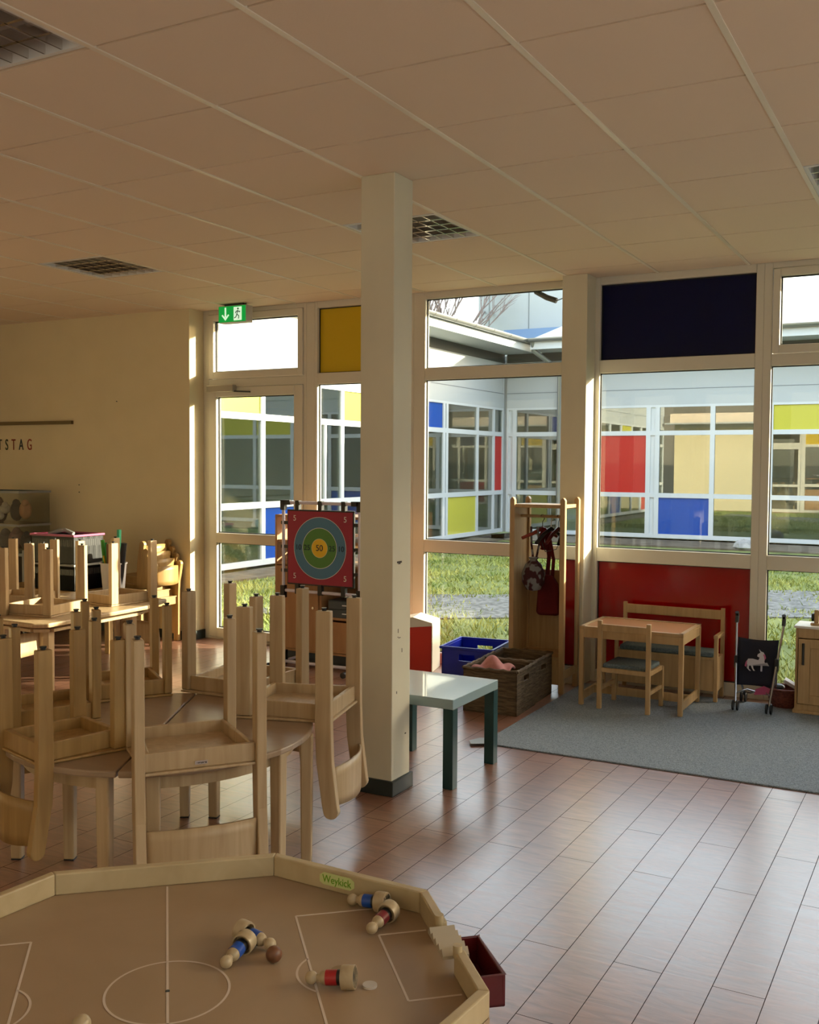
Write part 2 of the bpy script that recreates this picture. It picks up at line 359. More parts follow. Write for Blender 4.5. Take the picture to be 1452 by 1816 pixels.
window('window_3', -2.44, -1.225, -2.375, -1.277, bluepan, None, redpan)
w5 = wframe('window_4', 0, 0, [(-1.225, -1.17, 0, H), (-.12, -.06, 0, H), (-1.17, -.12, 2.945, H), (-1.17, -.12, 2.29, 2.37), (-1.17, -.12, *ZM), (-1.17, -.12, 0, .09)])
sash(w5, -1.165, -.125, 2.375, 2.94, -1.118, -.17, [(2.43, 2.89)], 'vent_sash')
pane(w5, -1.17, -.12, .09, .90); pane(w5, -1.17, -.12, 1.0, 2.29)
window('window_5', -.06, 1.15, .0, 1.09, yelpan, None, None)

# ceiling lights
louv = mat('louvre_metal', (.78, .76, .74), .12, 1)
lens = ['square louvred ceiling light at the upper left corner of the picture', 'square louvred ceiling light half hidden behind the pillar top',
        'square louvred ceiling light near the left cream wall', 'louvred ceiling light cut off at the right picture edge',
        'louvred ceiling light over the foreground right side', 'louvred ceiling light at the far left end', 'louvred ceiling light over the foreground left side']
for (i, j), k in lights.items():
    x0, y0 = GX+i*G, GY+j*G
    if x0+G > XR or x0 < XL: continue
    t = thing('ceiling_light', lens[k], 'ceiling light', (x0+G/2, y0+G/2, H), 0, 'louvred ceiling lights')
    h = G/2
    MB().box(-h+.012, -h+.03, -h+.012, h-.012, 0, .09).box(h-.03, h-.012, -h+.012, h-.012, 0, .12).box(-h+.03, h-.03, -h+.012, -h+.03, 0, .12).box(-h+.03, h-.03, h-.03, h-.012, 0, .09).box(-h+.012, h-.012, -h+.012, h-.012, .09, .095).build('housing', whitep, t)
    l = MB()
    for a in range(1, 7):
        q = -h+.03+a*(G-.06)/7; l.box(q-.003, q+.003, -h+.03, h-.03, .002, .035)
    for a in range(1, 5):
        q = -h+.03+a*(G-.06)/5; l.box(-h+.03, h-.03, q-.006, q+.006, .002, .05)
    l.build('louvre', louv, t)
    for q in (-.14, .14): MB().tube([(-.26, q, .065), (.26, q, .065)], .013).build('light_tube', whitep, t, smooth=True)

# ================================================================= OUTDOORS
def grassmat():
    m = noisy('lawn', (.06, .09, .014), (.16, .19, .05), (2.5, 2.5, 2.5), .9, .8, 8, .3, .7); return m
soil = noisy('bare_soil', (.07, .055, .035), (.13, .11, .08), (3, 3, 3), .95, .6, 8)
gravelm = noisy('gravel', (.05, .055, .055), (.17, .18, .18), (14, 14, 14), .9, 1, 4, .35, .65)
struct(MB().box(-40, 40, 7.4, 70, -.16, -.06).build('ground', grassmat()))
struct(MB().prism([(-7, 8.9), (-5, 9.6), (-3.3, 10.8), (-1.5, 11.8), (1, 12.5), (8, 13), (8, 15.5), (1, 15), (-2, 14.3), (-3.6, 13.2), (-5.2, 11.8), (-7, 10.8)], -.06, -.045).build('gravel_path', gravelm))
struct(MB().box(-9.6, -8.9, 7.4, 22.3, -.06, -.03).box(-9.6, 10, 20.6, 22.3, -.06, -.03).build('soil_strip', soil))
pav = mat('bounce_paving', (.72, .66, .56), .8); struct(MB().prism([(-40, -14), (40, -14), (40, 7.36), (2.85, 7.36), (2.85, -3.45), (-40, -3.45)], -.12, -.05).build('bounce_yard', pav))  # unseen pale ground, added to bounce daylight up to the ceiling
bh = thing('rear_light_block', 'unseen brown block added across the yard to tune the rear light', 'building', (0, -20, 0)); MB().box(-30, 26, 6, 12, -.1, 9).build('wall', mat('rear_block_brown', (.16, .14, .11), .8), bh)  # unseen block added to bounce sun indoors, darkened to limit the rear light
# grass blades
random.seed(11); g = MB(); vs = []; fs = []
for k in range(52000):
    y = 7.45+(random.random()**1.6)*11; x = random.uniform(-9, .8) if y < 12 else random.uniform(-9, -1)
    if x > -.6*y/7.0*1.0+3.4: continue
    if x > -7.2 and abs(y-min(13.7, 10.7+(x+5)*.8)) < 1.1+.25*math.sin(x*4) and random.random() < .72+.25*math.sin(x*3+y*2): continue
    if x < -8.8 or y > 20.4: continue
    pn = math.sin(x*2.1+y*1.3)+math.sin(x*.9-y*2.7)
    if pn < -.7 and random.random() < .5: continue
    hh = random.uniform(.02, .075)*(1.25 if y < 9.2 else 1)*(1+.25*pn*.5); a = random.uniform(0, 2*PI); wd = random.uniform(.004, .010)*(1+.06*(y-7))
    dx, dy = math.cos(a)*wd, math.sin(a)*wd; lx, ly = random.gauss(0, hh*.55), random.gauss(0, hh*.55)
    n0 = len(vs); vs += [(x-dx, y-dy, -.06), (x+dx, y+dy, -.06), (x+lx, y+ly, -.06+hh)]; fs.append((n0, n0+1, n0+2))
me = bpy.data.meshes.new('grass'); me.from_pydata(vs, [], fs)
gm = noisy('grass_blade', (.11, .17, .02), (.36, .37, .09), (1.5, 1.5, 1.5), .7, 0, 5); me.materials.append(gm)
go = bpy.data.objects.new('grass', me); C.objects.link(go); go['kind'] = 'stuff'; tag(go, 'patchy green grass growing in the courtyard outside the windows', 'grass')

# courtyard wings
fr_far = mat('far_frame_white', (.52, .56, .59), .4)
wallw = mat('pale_render', (.42, .45, .47), .8); fascia = mat('dark_soffit_strip', (.06, .065, .06), .7)
seamw = mat('wall_joint', (.16, .18, .2), .7); zinc = mat('zinc_gutter', (.30, .31, .30), .35, .6); roofm = noisy('grey_roof_tiles', (.2, .21, .22), (.3, .3, .3), (3, 3, 3), .4)
Rp = mat('far_red', (.42, .012, .012), .3, 0, .3); Bp = mat('far_blue', (.004, .06, .34), .3, 0, .3); Yp = mat('far_yellow', (.46, .44, .05), .3, 0, .3)
inm = mat('far_room_wall', (.82, .82, .70), .8); infl = mat('far_room_floor', (.5, .52, .44), .5); ceilw = mat('far_ceiling', (.7, .7, .66), .8)
def wing(name, label, X, L, mods, e0=0):
    """facade in local coords: x along, y=0 front plane facing -y, interior +y"""
    b = thing(name, label, 'building'); b.matrix_world = X
    x = 0
    for (wd, cells) in mods:
        f = MB(); m = .05
        f.box(x, x+m, 0, .08, 0, 2.95).box(x+wd-m, x+wd, 0, .08, 0, 2.95)
        for z0, z1 in ((0, .09), (.90, 1.0), (2.28, 2.38), (2.90, 2.95)): f.box(x+m, x+wd-m, 0, .08, z0, z1)
        wo = f.build('window_frame', fr_far, b)
        for (z0, z1), c in zip(((.09, .90), (1.0, 2.28), (2.38, 2.90)), cells):
            if c == 'w':   # narrow double sash
                c = None; MB().box(x+wd*.45, x+wd*.45+.06, .0, .07, z0, z1).build('glazing_bar', fr_far, wo)
            MB().box(x+m, x+wd-m, .03, .045, z0, z1).build('pane' if c is None else 'panel', farglass if c is None else c, wo)
        x += wd
    MB().box(0, L, 0, .3, 2.95, 4.22).build('wall', wallw, b)
    MB().box(0, L, -.003, .0, 3.29, 3.305).build('wall_joint', seamw, b)
    MB().box(0, L, -.02, .0, 4.02, 4.22).build('dark_strip', fascia, b)
    MB().box(e0, L, -.75, 0, 4.22, 4.27).build('soffit', wallw, b)
    MB().box(e0, L, -.80, -.75, 4.22, 4.40).build('fascia', fr_far, b)
    gt = MB(); n_ = 10
    pr = [(-.88+.075*math.cos(PI+PI*k/n_), 4.46+.075*math.sin(PI+PI*k/n_)) for k in range(n_+1)]
    gt.prism(pr, e0, L, 'x')
    for q in range(1+int(e0/.9), int(L/.9)): gt.prism([(-.88+.082*math.cos(PI+PI*k/n_), 4.462+.082*math.sin(PI+PI*k/n_)) for k in range(n_+1)], q*.9, q*.9+.02, 'x')
    gt.build('gutter', zinc, b)
    MB().prism([(-.82, 4.44), (3.5, 5.6), (3.5, 5.5), (-.82, 4.38)], e0, L, 'x').build('roof', roofm, b)
    for xe in (-.12, L): MB().box(xe, xe+.12, .1, 5.3, 0, 4.2).build('end_wall', wallw, b)
    MB().box(0, L, 5.2, 5.4, 0, 5.6).box(0, L, .1, 5.2, 2.96, 3.0).build('room_shell', inm, b)
    MB().box(0, L, .1, 5.2, -.02, .0).build('room_floor', infl, b)
    return b
N_ = None
# left wing: faces +x ; local x runs along -Y (from the far corner towards us)
XLW, YOW = -9.7, 22.4
Xl = Matrix(((0, -1, 0, XLW), (-1, 0, 0, YOW), (0, 0, 1, 0), (0, 0, 0, 1)))   # local x -> -Y, local y -> -X
ml = [(.55, (N_, Rp, N_)), (.9, (N_, N_, N_)), (1.55, (Yp, N_, N_)), (.14, (N_, N_, N_)), (1.26, (N_, N_, Bp)), (1.35, (Rp, N_, N_)), (1.4, (N_, N_, Yp)), (1.15, (N_, 'w', N_)), (1.17, (Bp, N_, N_)), (1.2, (N_, N_, Yp)), (1.1, (N_, N_, N_)), (1.1, (Rp, N_, N_)), (1.1, (N_, N_, Bp)), (.7, (N_, N_, N_))]
wing('courtyard_wing', 'left courtyard wing with sunlit yellow and blue panels and long gutter', Xl, sum(m[0] for m in ml), ml)
Xo = Matrix(((1, 0, 0, -9.62), (0, 1, 0, YOW), (0, 0, 1, 0), (0, 0, 0, 1)))
ff = fr_far; mo = [(.2, (ff, ff, ff)), (1.42, (N_, N_, N_)), (.55, (N_, N_, N_)), (1.25, (N_, Rp, N_)), (.2, (ff, ff, ff)), (1.2, (Bp, N_, N_)), (1.2, (N_, N_, N_)), (1.25, (N_, N_, Yp)), (1.2, (N_, N_, Yp)), (1.2, (N_, N_, N_)), (1.2, (Rp, N_, Bp)), (1.2, (N_, N_, N_)), (1.2, (N_, Yp, N_))]
mo = [(a, b_) for a, b_ in mo if a > .12]
x_off = 0
wo_ = wing('courtyard_wing', 'courtyard wing across the lawn with red and blue panels', Xo, sum(m[0] for m in mo)+8, mo, .9)
# downpipe in the inner corner
MB().tube([(.95, -.8, 4.4), (.95, -.72, 4.2), (1.32, -.25, 3.85), (1.36, -.1, 3.7), (1.36, -.1, 0)], .055, 12).build('downpipe', zinc, wo_, smooth=True)
Xr = Matrix(((0, 1, 0, 11), (1, 0, 0, 7.6), (0, 0, 1, 0), (0, 0, 0, 1)))
struct(MB().box(11, 15, -6, 22.4, 0, 4.7).build('sun_blocker_east', wallw))  # unseen block added to keep low sun out of the right-hand windows
# tall grey block behind
clad = mat('grey_cladding', (.34, .37, .37), .5); seam = mat('cladding_seam', (.15, .17, .17), .6)
tbk = thing('tall_building', 'tall grey clad block rising behind the courtyard roofs', 'building', (-15.3, 33, 0))
MB().box(0, 9.4, 0, 8, 0, 9.5).build('wall', clad, tbk)
sm_ = MB()
for k in range(6): sm_.box(.4+k*1.5, .43+k*1.5, -.012, 0, 0, 9.5)
sm_.build('cladding_joint', seam, tbk)
MB().box(1.5, 9.7, -1.2, 0, 5.75, 6.15).build('canopy', mat('blue_fascia', (.10, .18, .34), .5), tbk)
# bare trees
bark = mat('bark', (.20, .16, .15), .9)
def tree(x, y, hgt, label, sd):
    rnd = random.Random(sd); mb = MB()
    def br(p, d, L, r, lev):
        q = p+d*L; mid = p+d*L*.5+Vector((rnd.uniform(-.05, .05), rnd.uniform(-.05, .05), 0))*L
        mb.tube([p, mid, q], r, 5, False, [r, r*.85, r*.65])
        if lev == 0: return
        for k in range(3 if lev > 1 else 4):
            nd = (d+Vector((rnd.uniform(-.6, .6), rnd.uniform(-.6, .6), rnd.uniform(-.1, .45)))).normalized()
            br(p+d*L*rnd.uniform(.55, 1), nd, L*rnd.uniform(.55, .75), r*.55, lev-1)
    br(Vector((0, 0, 0)), Vector((0, 0, 1)), hgt*.36, .14, 5)
    o = mb.build('bare_tree', bark); o.location = (x, y, -.05); return tag(o, label, 'tree', 'bare trees behind the left wing')
tree(-15.9, 30.3, 11.5, 'bare tree seen above the left wing gutter, nearest the window mullion', 1)
tree(-14.7, 29.6, 11, 'bare tree seen above the left wing gutter, beside the grey block', 2)
st = MB(); st.ball((0, 0, .1), .17, 10, (1.3, .8, .7), .12, random.Random(5))
so_ = st.build('boulder', noisy('pale_stone', (.2, .2, .2), (.36, .36, .36), (9, 9, 9), .9), smooth=True); so_.location = (-3.78, 20.7, -.06); tag(so_, 'pale stone lying in the soil strip before the far wing', 'stone')
# lamp bracket outside at the top of window_2
cb = MB().tube([(-3.06, 7.6, 3.108), (-3.02, 7.6, 2.98), (-2.93, 7.6, 2.93), (-2.85, 7.6, 2.90)], .022, 8).tube([(-2.85, 7.6, 2.9), (-2.75, 7.6, 2.93), (-2.72, 7.6, 3.02)], .004, 6).build('cable_end', blackm, smooth=True)
tag(cb, 'black cable end hanging outside at the top of the middle window', 'cable')
struct(MB().box(XL-.4, XR+.4, YW+.12, YW+.8, H+.12, H+.17).build('trim_3', wallw))

# ================================================================= CHAIRS AND TABLES
def make_chair(name, label, WB, WF, D, hs, tot, m, pm):
    """upright chair, origin on floor centre, back at y=-D/2"""
    r = thing(name, label, 'chair')
    pw, pt = (.066, .036) if WB > .4 else (.056, .034)
    yb, yf = -D/2+pw/2, D/2-pw/2
    for sx in (-1, 1):
        x0 = sx*(WB/2-pt/2); p = []
        # rear post outline in (y,z): straight to the seat, sweeping back above it, rounded top
        zs = [0, hs*.5, hs, hs+(tot-hs)*.4, tot-.05]; off = [0, 0, 0, -.006, -.03]; wd = [pw*.95, pw, pw*1.05, pw*1.02, pw*.98]
        L = [(yb+o-w_/2, z) for z, o, w_ in zip(zs, off, wd)]; R_ = [(yb+o+w_/2, z) for z, o, w_ in zip(zs, off, wd)]
        cc = (yb-.034, tot-.03); arc = [(cc[0]+pw*.49*math.cos(a), cc[1]+.03*math.sin(a)) for a in [PI*k/8 for k in range(0, 9)]]
        pts = R_+arc+L[::-1]
        po = MB().prism(pts, x0-pt/2, x0+pt/2, 'x').build('rear_post', m, r, .004)
        gl = MB().lathe([(.009, 0), (.009, -.006), (.012, -.007), (.012, -.012), (.0, -.012)], 12, (x0, yb, 0)).build('glide', [blackm], po)
        xf = sx*(WF/2-pt/2)
        lo = MB().taper((xf, yf, 0), (pt, pw*.94), (xf, yf, hs-.012), (pt, pw)).build('leg', m, r, .004)
        MB().lathe([(.009, 0), (.009, -.006), (.012, -.007), (.012, -.012), (.0, -.012)], 12, (xf, yf, 0)).build('glide', [blackm], lo)
    z0, z1 = hs-.075, hs-.010; a, b_ = WB/2-pt, WF/2-pt; t = .018
    f = MB()
    f.box(-a, a, yb-.01, yb+.01, z0, z1); f.box(-b_, b_, yf-.008, yf+.014, z0, z1)
    for sx in (-1, 1):
        f.prism([(sx*(a-.002), yb), (sx*(a-t), yb), (sx*(b_-t), yf), (sx*(b_-.002), yf)][::sx], z0, z1)
    f.build('seat_frame', m, r, .003)
    MB().prism([(-WB/2+pt, -D/2+.01), (WB/2-pt, -D/2+.01), (WF/2+.002, D/2+.004), (-WF/2-.002, D/2+.004)], hs-.010, hs).prism([(-a+t, yb+.01), (a-t, yb+.01), (b_-t, yf-.01), (-b_+t, yf-.01)], hs-.034, hs-.010).build('seat', pm, r, .003)
    # curved backrest near the top of the posts
    hb = .155; yb2 = yb-.03; n_ = 14
    def bk(u, v):
        x = (-1+2*u)*(WB/2-pt); return (x, yb2-.045*(1-(x/(WB/2-pt))**2), tot-.045-hb*v+.012*math.sin(PI*u)*(1 if v < .5 else -.6))
    MB().grid(bk, n_, 4).build('backrest', pm, r, 0, True, .010)
    return r
def place(o, T_, tab, P1, P2, far, label, group, first=False):
    pass
TAB = .55
sizes = {'L': dict(WB=.455, WF=.41, D=.42, hs=.465, tot=.85), 'S': dict(WB=.355, WF=.345, D=.345, hs=.41, tot=.73)}
chairs = {}
def chair(size, pale, loc, ang, label, group, inverted=True, z=0):
    key = (size, pale); s = sizes[size]
    if key not in chairs:
        chairs[key] = make_chair('wooden_chair', label, m=beech if pale else honey, pm=beech if pale else honey, **s); o = chairs[key]; o['group'] = group
    else: o = dup(chairs[key], (0, 0, 0), (0, 0, 0), label, group)
    # ang = world direction from the chair centre to its back
    if inverted: o.rotation_euler = (PI, 0, ang-PI/2); o.location = (loc[0], loc[1], z+s['hs']+.001)
    else: o.rotation_euler = (0, 0, ang+PI/2); o.location = (loc[0], loc[1], z)
    o['label'] = label
    return o
D2 = math.radians
FG = 'chairs turned upside down on the round table'
c_1 = chair('L', 1, (-2.43, 2.80), D2(142-180), 'pale wooden chair upside down, facing the foreground game table, with a small sticker', FG, z=TAB)
chair('S', 0, (-2.89, 2.625), D2(74-180), 'honey wooden chair upside down at the table end nearest the left foreground', FG, z=TAB)
chair('L', 1, (-2.477, 3.561), D2(15), 'pale wooden chair upside down beside the cream pillar, its curved back hanging low', FG, z=TAB)
chair('S', 0, (-3.31, 2.93), D2(152), 'honey wooden chair upside down at the left edge of the round table', FG, z=TAB)
chair('S', 0, (-3.37, 3.445), D2(145), 'honey wooden chair upside down at the back left of the round table', FG, z=TAB)
chair('L', 1, (-2.955, 3.79), D2(93), 'pale upside-down chair at the far side of the round table, toward the glass door', FG, z=TAB)
# sticker on the first chair (on its front rail)
stk = MB().box(-.022, .022, -.1855, -.1845, 0, .013)
s_ = stk.build('sticker', mat('sticker_mauve', (.45, .38, .36), .5), c_1); s_.location = (0.0, 0, .425)
s_.location = (.0, -.42/2+.052/2-.010+.1845, .43-.0)
tx = MB()
for q, (w_, h_) in enumerate(((.004, .005), (.003, .003), (.004, .004), (.003, .005), (.004, .003), (.003, .004), (.002, .003))): tx.box(-.018+q*.0052, -.018+q*.0052+w_, -.1862, -.1854, .005, .005+h_)
tx.build('sticker_print', blackm, s_)

# round table of two halves
tc_ = (-2.8, 3.06); seam_a = D2(117.6)
for half, lab, legs in ((-1, 'half-round wooden table joined on the right, nearer the pillar', [(-2.46, 2.64), (-2.25, 3.09), (-2.285, 3.33), (-2.95, 3.56)]),
                        (1, 'half-round wooden table joined on the left, under honey chairs', [(-2.61, 2.56), (-3.14, 2.89), (-3.33, 2.79), (-3.07, 3.50)])):
    t = thing('half_round_table', lab, 'table', (tc_[0], tc_[1], 0), 0, 'half-round tables pushed together')
    pts = [(.6*math.cos(seam_a+half*PI*k/24), .6*math.sin(seam_a+half*PI*k/24)) for k in range(25)]
    nx, ny = math.cos(seam_a+half*PI/2)*.003, math.sin(seam_a+half*PI/2)*.003
    pts = [(p[0]+nx, p[1]+ny) for p in pts]
    MB().prism(pts[::half], TAB-.025, TAB).build('tabletop', tabw, t, .006)
    ap = MB()
    for r0, k0, k1 in ((.53, 1, 23),):
        for k in range(k0, k1):
            a0, a1 = seam_a+half*PI*k/24, seam_a+half*PI*(k+1)/24
            ap.prism([(r0*math.cos(a0), r0*math.sin(a0)), (r0*math.cos(a1), r0*math.sin(a1)), ((r0-.02)*math.cos(a1), (r0-.02)*math.sin(a1)), ((r0-.02)*math.cos(a0), (r0-.02)*math.sin(a0))], TAB-.085, TAB-.025)
    ap.build('apron', beech, t)
    for lx, ly in legs:
        a = math.atan2(ly-tc_[1], lx-tc_[0]); l = MB(); l.X = T(lx-tc_[0], ly-tc_[1], 0) @ rz(a); l.taper((0, 0, .004), (.042, .042), (0, 0, TAB-.025), (.05, .05))
        lo = l.build('leg', beech, t, .006); g2 = MB(); g2.X = l.X; g2.box(-.02, .02, -.02, .02, 0, .005).build('foot_pad', blackm, lo)

# back left table with upside-down chairs
bt = thing('wooden_table', 'wooden table at the back left loaded with upside-down chairs', 'table', (-5.75, 5.3, 0))
P = [(-5.98, 4.62), (-5.32, 4.60), (-5.24, 4.66), (-5.28, 5.62), (-5.42, 5.98), (-6.35, 6.0), (-6.5, 4.8)]
MB().prism([(x+5.75, y-5.3) for x, y in P], TAB-.03, TAB).build('tabletop', beech, bt, .008)
P2 = [(-5.95, 4.72), (-5.42, 4.70), (-5.34, 4.76), (-5.38, 5.6), (-5.5, 5.88), (-6.28, 5.9), (-6.4, 4.9)]
ap = MB()
for k in range(len(P2)):
    a, b_ = P2[k], P2[(k+1) % len(P2)]; ap.bar((a[0]+5.75, a[1]-5.3, TAB-.065), (b_[0]+5.75, b_[1]-5.3, TAB-.065), .02, .07)
ap.build('apron', beech, bt)
for x, y in ((-5.40, 4.80), (-5.44, 5.62), (-6.2, 5.8), (-6.3, 4.9)): MB().taper((x+5.75, y-5.3, 0), (.05, .05), (x+5.75, y-5.3, TAB-.03), (.055, .055)).build('leg', beech, bt, .005)
BG_ = 'chairs turned upside down on the back left table'
chair('L', 1, (-5.66, 5.0), D2(190), 'pale wooden chair upside down on the back left table, in front of the crates', BG_, z=TAB)
chair('L', 1, (-5.64, 5.66), D2(85), 'pale wooden chair upside down on the back left table, in front of the white bucket', BG_, z=TAB)
chair('L', 1, (-6.2, 5.25), D2(200), 'pale upside-down chair on the back left table, nearest the shelf of clear boxes', BG_, z=TAB)

# side table by the wall with bucket and crates
s3 = thing('side_table', 'low honey wooden table against the cream wall under the crates', 'table', (-6.85, 6.45, 0))
MB().box(-.75, .62, -.28, .19, .47, .5).build('tabletop', honey, s3, .004)
MB().box(-.68, .56, -.24, -.22, .40, .47).box(.54, .56, -.22, .14, .40, .47).box(-.68, .56, .14, .16, .40, .47).build('apron', honey, s3)
for x, y in ((-.7, -.23), (.57, -.23), (-.7, .15), (.57, .15)): MB().box(x-.025, x+.025, y-.025, y+.025, 0, .47).build('leg', honey, s3, .004)
# stacked upright chairs
for k in range(4):
    chair('S', 0, (-6.36-.045*k+.0, 6.83), D2(0), ['bottom', 'second', 'third', 'top'][k]+' honey wooden chair of the upright stack in the corner beside the glass door', 'stacked chairs in the corner', False, z=.002+.062*k)
bk = thing('bucket', 'white bucket of craft rolls on the side table', 'bucket', (-6.30, 6.30, .5))
MB().lathe([(.085, .0), (.088, .002), (.108, .25), (.115, .252), (.115, .262), (.104, .262), (.084, .01), (0, .008)], 28).build('pail', mat('bucket_white', (.72, .70, .70), .45), bk, smooth=True)
gn = [mat('craft_green', (.02, .34, .09), .5), mat('craft_mint', (.06, .5, .28), .5), mat('craft_yellow', (.78, .52, .01), .5), mat('craft_brown', (.20, .10, .05), .7), mat('craft_black', (.01, .01, .015), .5), mat('craft_navy', (.02, .03, .12), .5), mat('craft_leaf', (.07, .36, .03), .6), mat('craft_white', (.7, .68, .62), .5), mat('craft_red', (.3, .03, .02), .6)]
rolls = [(-.075, -.02, .19, .016, 6, 'leaf green roll leaning left in the white bucket', -.12, 'roll'), (-.05, -.03, .17, .010, 0, 'dark green rod leaning left in the white bucket', -.05, 'roll'),
 (.03, .03, .28, .018, 1, 'mint green roll standing tallest in the white bucket', .03, 'roll'), (.05, -.01, .22, .016, 1, 'shorter mint green roll in the white bucket', .06, 'roll'), (.02, -.05, .06, .007, 2, 'yellow stick in the white bucket, leaning left', -.25, 'stick'),
 (.045, -.06, .08, .014, 2, 'wide yellow stick upright in the white bucket', .0, 'stick'), (.03, -.045, .07, .006, 2, 'thin yellow stick in the middle of the white bucket', -.12, 'stick'),
 (-.02, -.03, .16, .026, 3, 'brown cardboard strip in the white bucket', 0, 'strip'), (.0, .04, .20, .022, 5, 'navy felt roll at the back of the white bucket', 0, 'roll'), (.085, .0, .17, .025, 4, 'black felt piece on the right of the white bucket', .15, 'strip'), (-.01, -.045, .13, .006, 7, 'white rod in the white bucket', .1, 'stick'), (-.03, .03, .18, .018, 8, 'dark red strip at the back of the white bucket', -.03, 'strip')]
for x, y, h_, r_, mi, lab, tl, cat in rolls:
    o = MB().tube([(0, 0, .012), (tl*.25, 0, .26), (tl*(.25+h_), 0, .26+h_)], r_, 8).build('craft_'+cat, gn[mi], None, smooth=True); o.location = (-6.30+x*.7, 6.30+y, .5); tag(o, lab, cat, 'craft supplies in the white bucket')
def crate(name, label, loc, w_, d_, h_, m, rm, rot=0, slots=True, grp=None, wall=.006):
    t = thing(name, label, 'crate', loc, rot, grp)
    b = MB(); x, y = w_/2, d_/2
    b.box(-x+.02, x-.02, -y+.02, y-.02, 0, .006)
    if slots:
        for z0, z1 in ((0, h_*.62), (h_-.03, h_)):
            b.box(-x, x, -y, -y+wall, z0, z1).box(-x, x, y-wall, y, z0, z1).box(-x, -x+wall, -y, y, z0, z1).box(x-wall, x, -y, y, z0, z1)
        for q in range(int(w_/.022)+1):
            a = -x+q*.022; b.box(a, a+.019, -y, -y+wall, 0, h_).box(a, a+.019, y-wall, y, 0, h_)
        for q in range(int(d_/.022)+1):
            a = -y+q*.022; b.box(-x, -x+wall, a, min(a+.019, y), 0, h_).box(x-wall, x, a, min(a+.019, y), 0, h_)
    else:
        hz0, hz1 = h_-.085, h_-.04
        for s in (-1, 1):
            ya, yb = (s*y, s*(y-wall)) if s < 0 else (y-wall, y)
            for q in ((-x, -.06, 0, h_), (.06, x, 0, h_), (-.06, .06, 0, hz0), (-.06, .06, hz1, h_)): b.box(q[0], q[1], min(ya, yb), max(ya, yb), q[2], q[3])
            b.box(min(s*x, s*(x-wall)), max(s*x, s*(x-wall)), -y, y, 0, h_)
    b.build('body', m, t)
    r = MB(); e = .014
    r.box(-x-e, x+e, -y-e, -y+.004, h_-.004, h_+.014).box(-x-e, x+e, y-.004, y+e, h_-.004, h_+.014).box(-x-e, -x+.004, -y, y, h_-.004, h_+.014).box(x-.004, x+e, -y, y, h_-.004, h_+.014)
    r.build('rim', rm, t, .002)
    return t
crate('plastic_crate', 'lower black slotted crate beneath the pink-rimmed crate on the side table', (-6.93, 6.38, .5), .52, .34, .215, blackm, graym, 0, grp='slotted crates on the side table')
crate('plastic_crate', 'black slotted crate with pink rim holding dark clothes', (-6.93, 6.38, .735), .50, .34, .235, blackm, pinkm, .02, grp='slotted crates on the side table')
rr = random.Random(4)
cl = MB()
for k in range(9): cl.ball((rr.uniform(-.16, .16), rr.uniform(-.09, .09), rr.uniform(.12, .2)), rr.uniform(.06, .09), 10, (1.2, .9, .6), .12, rr)
o = cl.build('dark_clothes', mat('dark_cloth', (.02, .018, .02), .9), smooth=True); o.location = (-6.93, 6.38, .745); tag(o, 'pile of dark clothes inside the pink-rimmed crate', 'clothes')
cl = MB(); cl.tube([(-.14, -.08, .22), (-.07, -.05, .245), (0, -.03, .26), (.06, -.06, .255), (.13, -.05, .23)], .018, 8); o = cl.build('grey_strap', graym, smooth=True); o.location = (-6.93, 6.38, .755); tag(o, 'pale grey strap lying on the dark clothes in the crate', 'strap')

# shelf with clear boxes far left
sh = thing('metal_shelf', 'low dark shelf with white edges at the left picture edge', 'shelf', (-8.25, 6.78, 0))
for z in (.06, .36, .72): MB().box(-.55, .55, -.22, .2, z, z+.03).build('shelf_board', graym, sh, .003)
for x, y in ((-.54, -.21), (.54, -.21), (-.54, .19), (.54, .19)): MB().box(x-.012, x+.012, y-.012, y+.012, 0, .78).build('post', graym, sh)
MB().box(-.53, .53, .17, .18, .09, .72).build('back_panel', mat('shelf_back', (.06, .045, .035), .7), sh)
def clearbox(loc, w_, d_, h_, label):
    t = thing('storage_box', label, 'box', loc, 0, 'clear storage boxes on the shelf')
    x, y = w_/2, d_/2
    MB().box(-x, x, -y, -y+.004, 0, h_).box(-x, x, y-.004, y, 0, h_).box(-x, -x+.004, -y, y, 0, h_).box(x-.004, x, -y, y, 0, h_).box(-x, x, -y, y, 0, .004).build('body', clearp, t)
    MB().box(-x-.01, x+.01, -y-.01, -y+.0, h_-.02, h_).box(-x-.01, x+.01, y, y+.01, h_-.02, h_).box(x, x+.01, -y, y, h_-.02, h_).box(-x-.01, -x, -y, y, h_-.02, h_).build('rim', graym, t)
    return t
clearbox((-8.06, 6.72, .751), .66, .36, .27, 'clear plastic box with a white paper label, lower of the two on the shelf')
pl = MB().box(-.06, .12, -.001, 0, 0, .16).build('paper_label', paper); pl.location = (-8.32, 6.535, .80); tag(pl, 'white sheet stuck on the lower clear storage box', 'label')
clearbox((-8.06, 6.72, 1.024), .66, .36, .31, 'clear plastic box of soft toys, upper of the two on the shelf')
cols = [(.05, .045, .045), (.12, .07, .05), (.50, .46, .36), (.48, .27, .15), (.09, .09, .11), (.25, .15, .15), (.7, .66, .55)]
rr = random.Random(9); k = 0
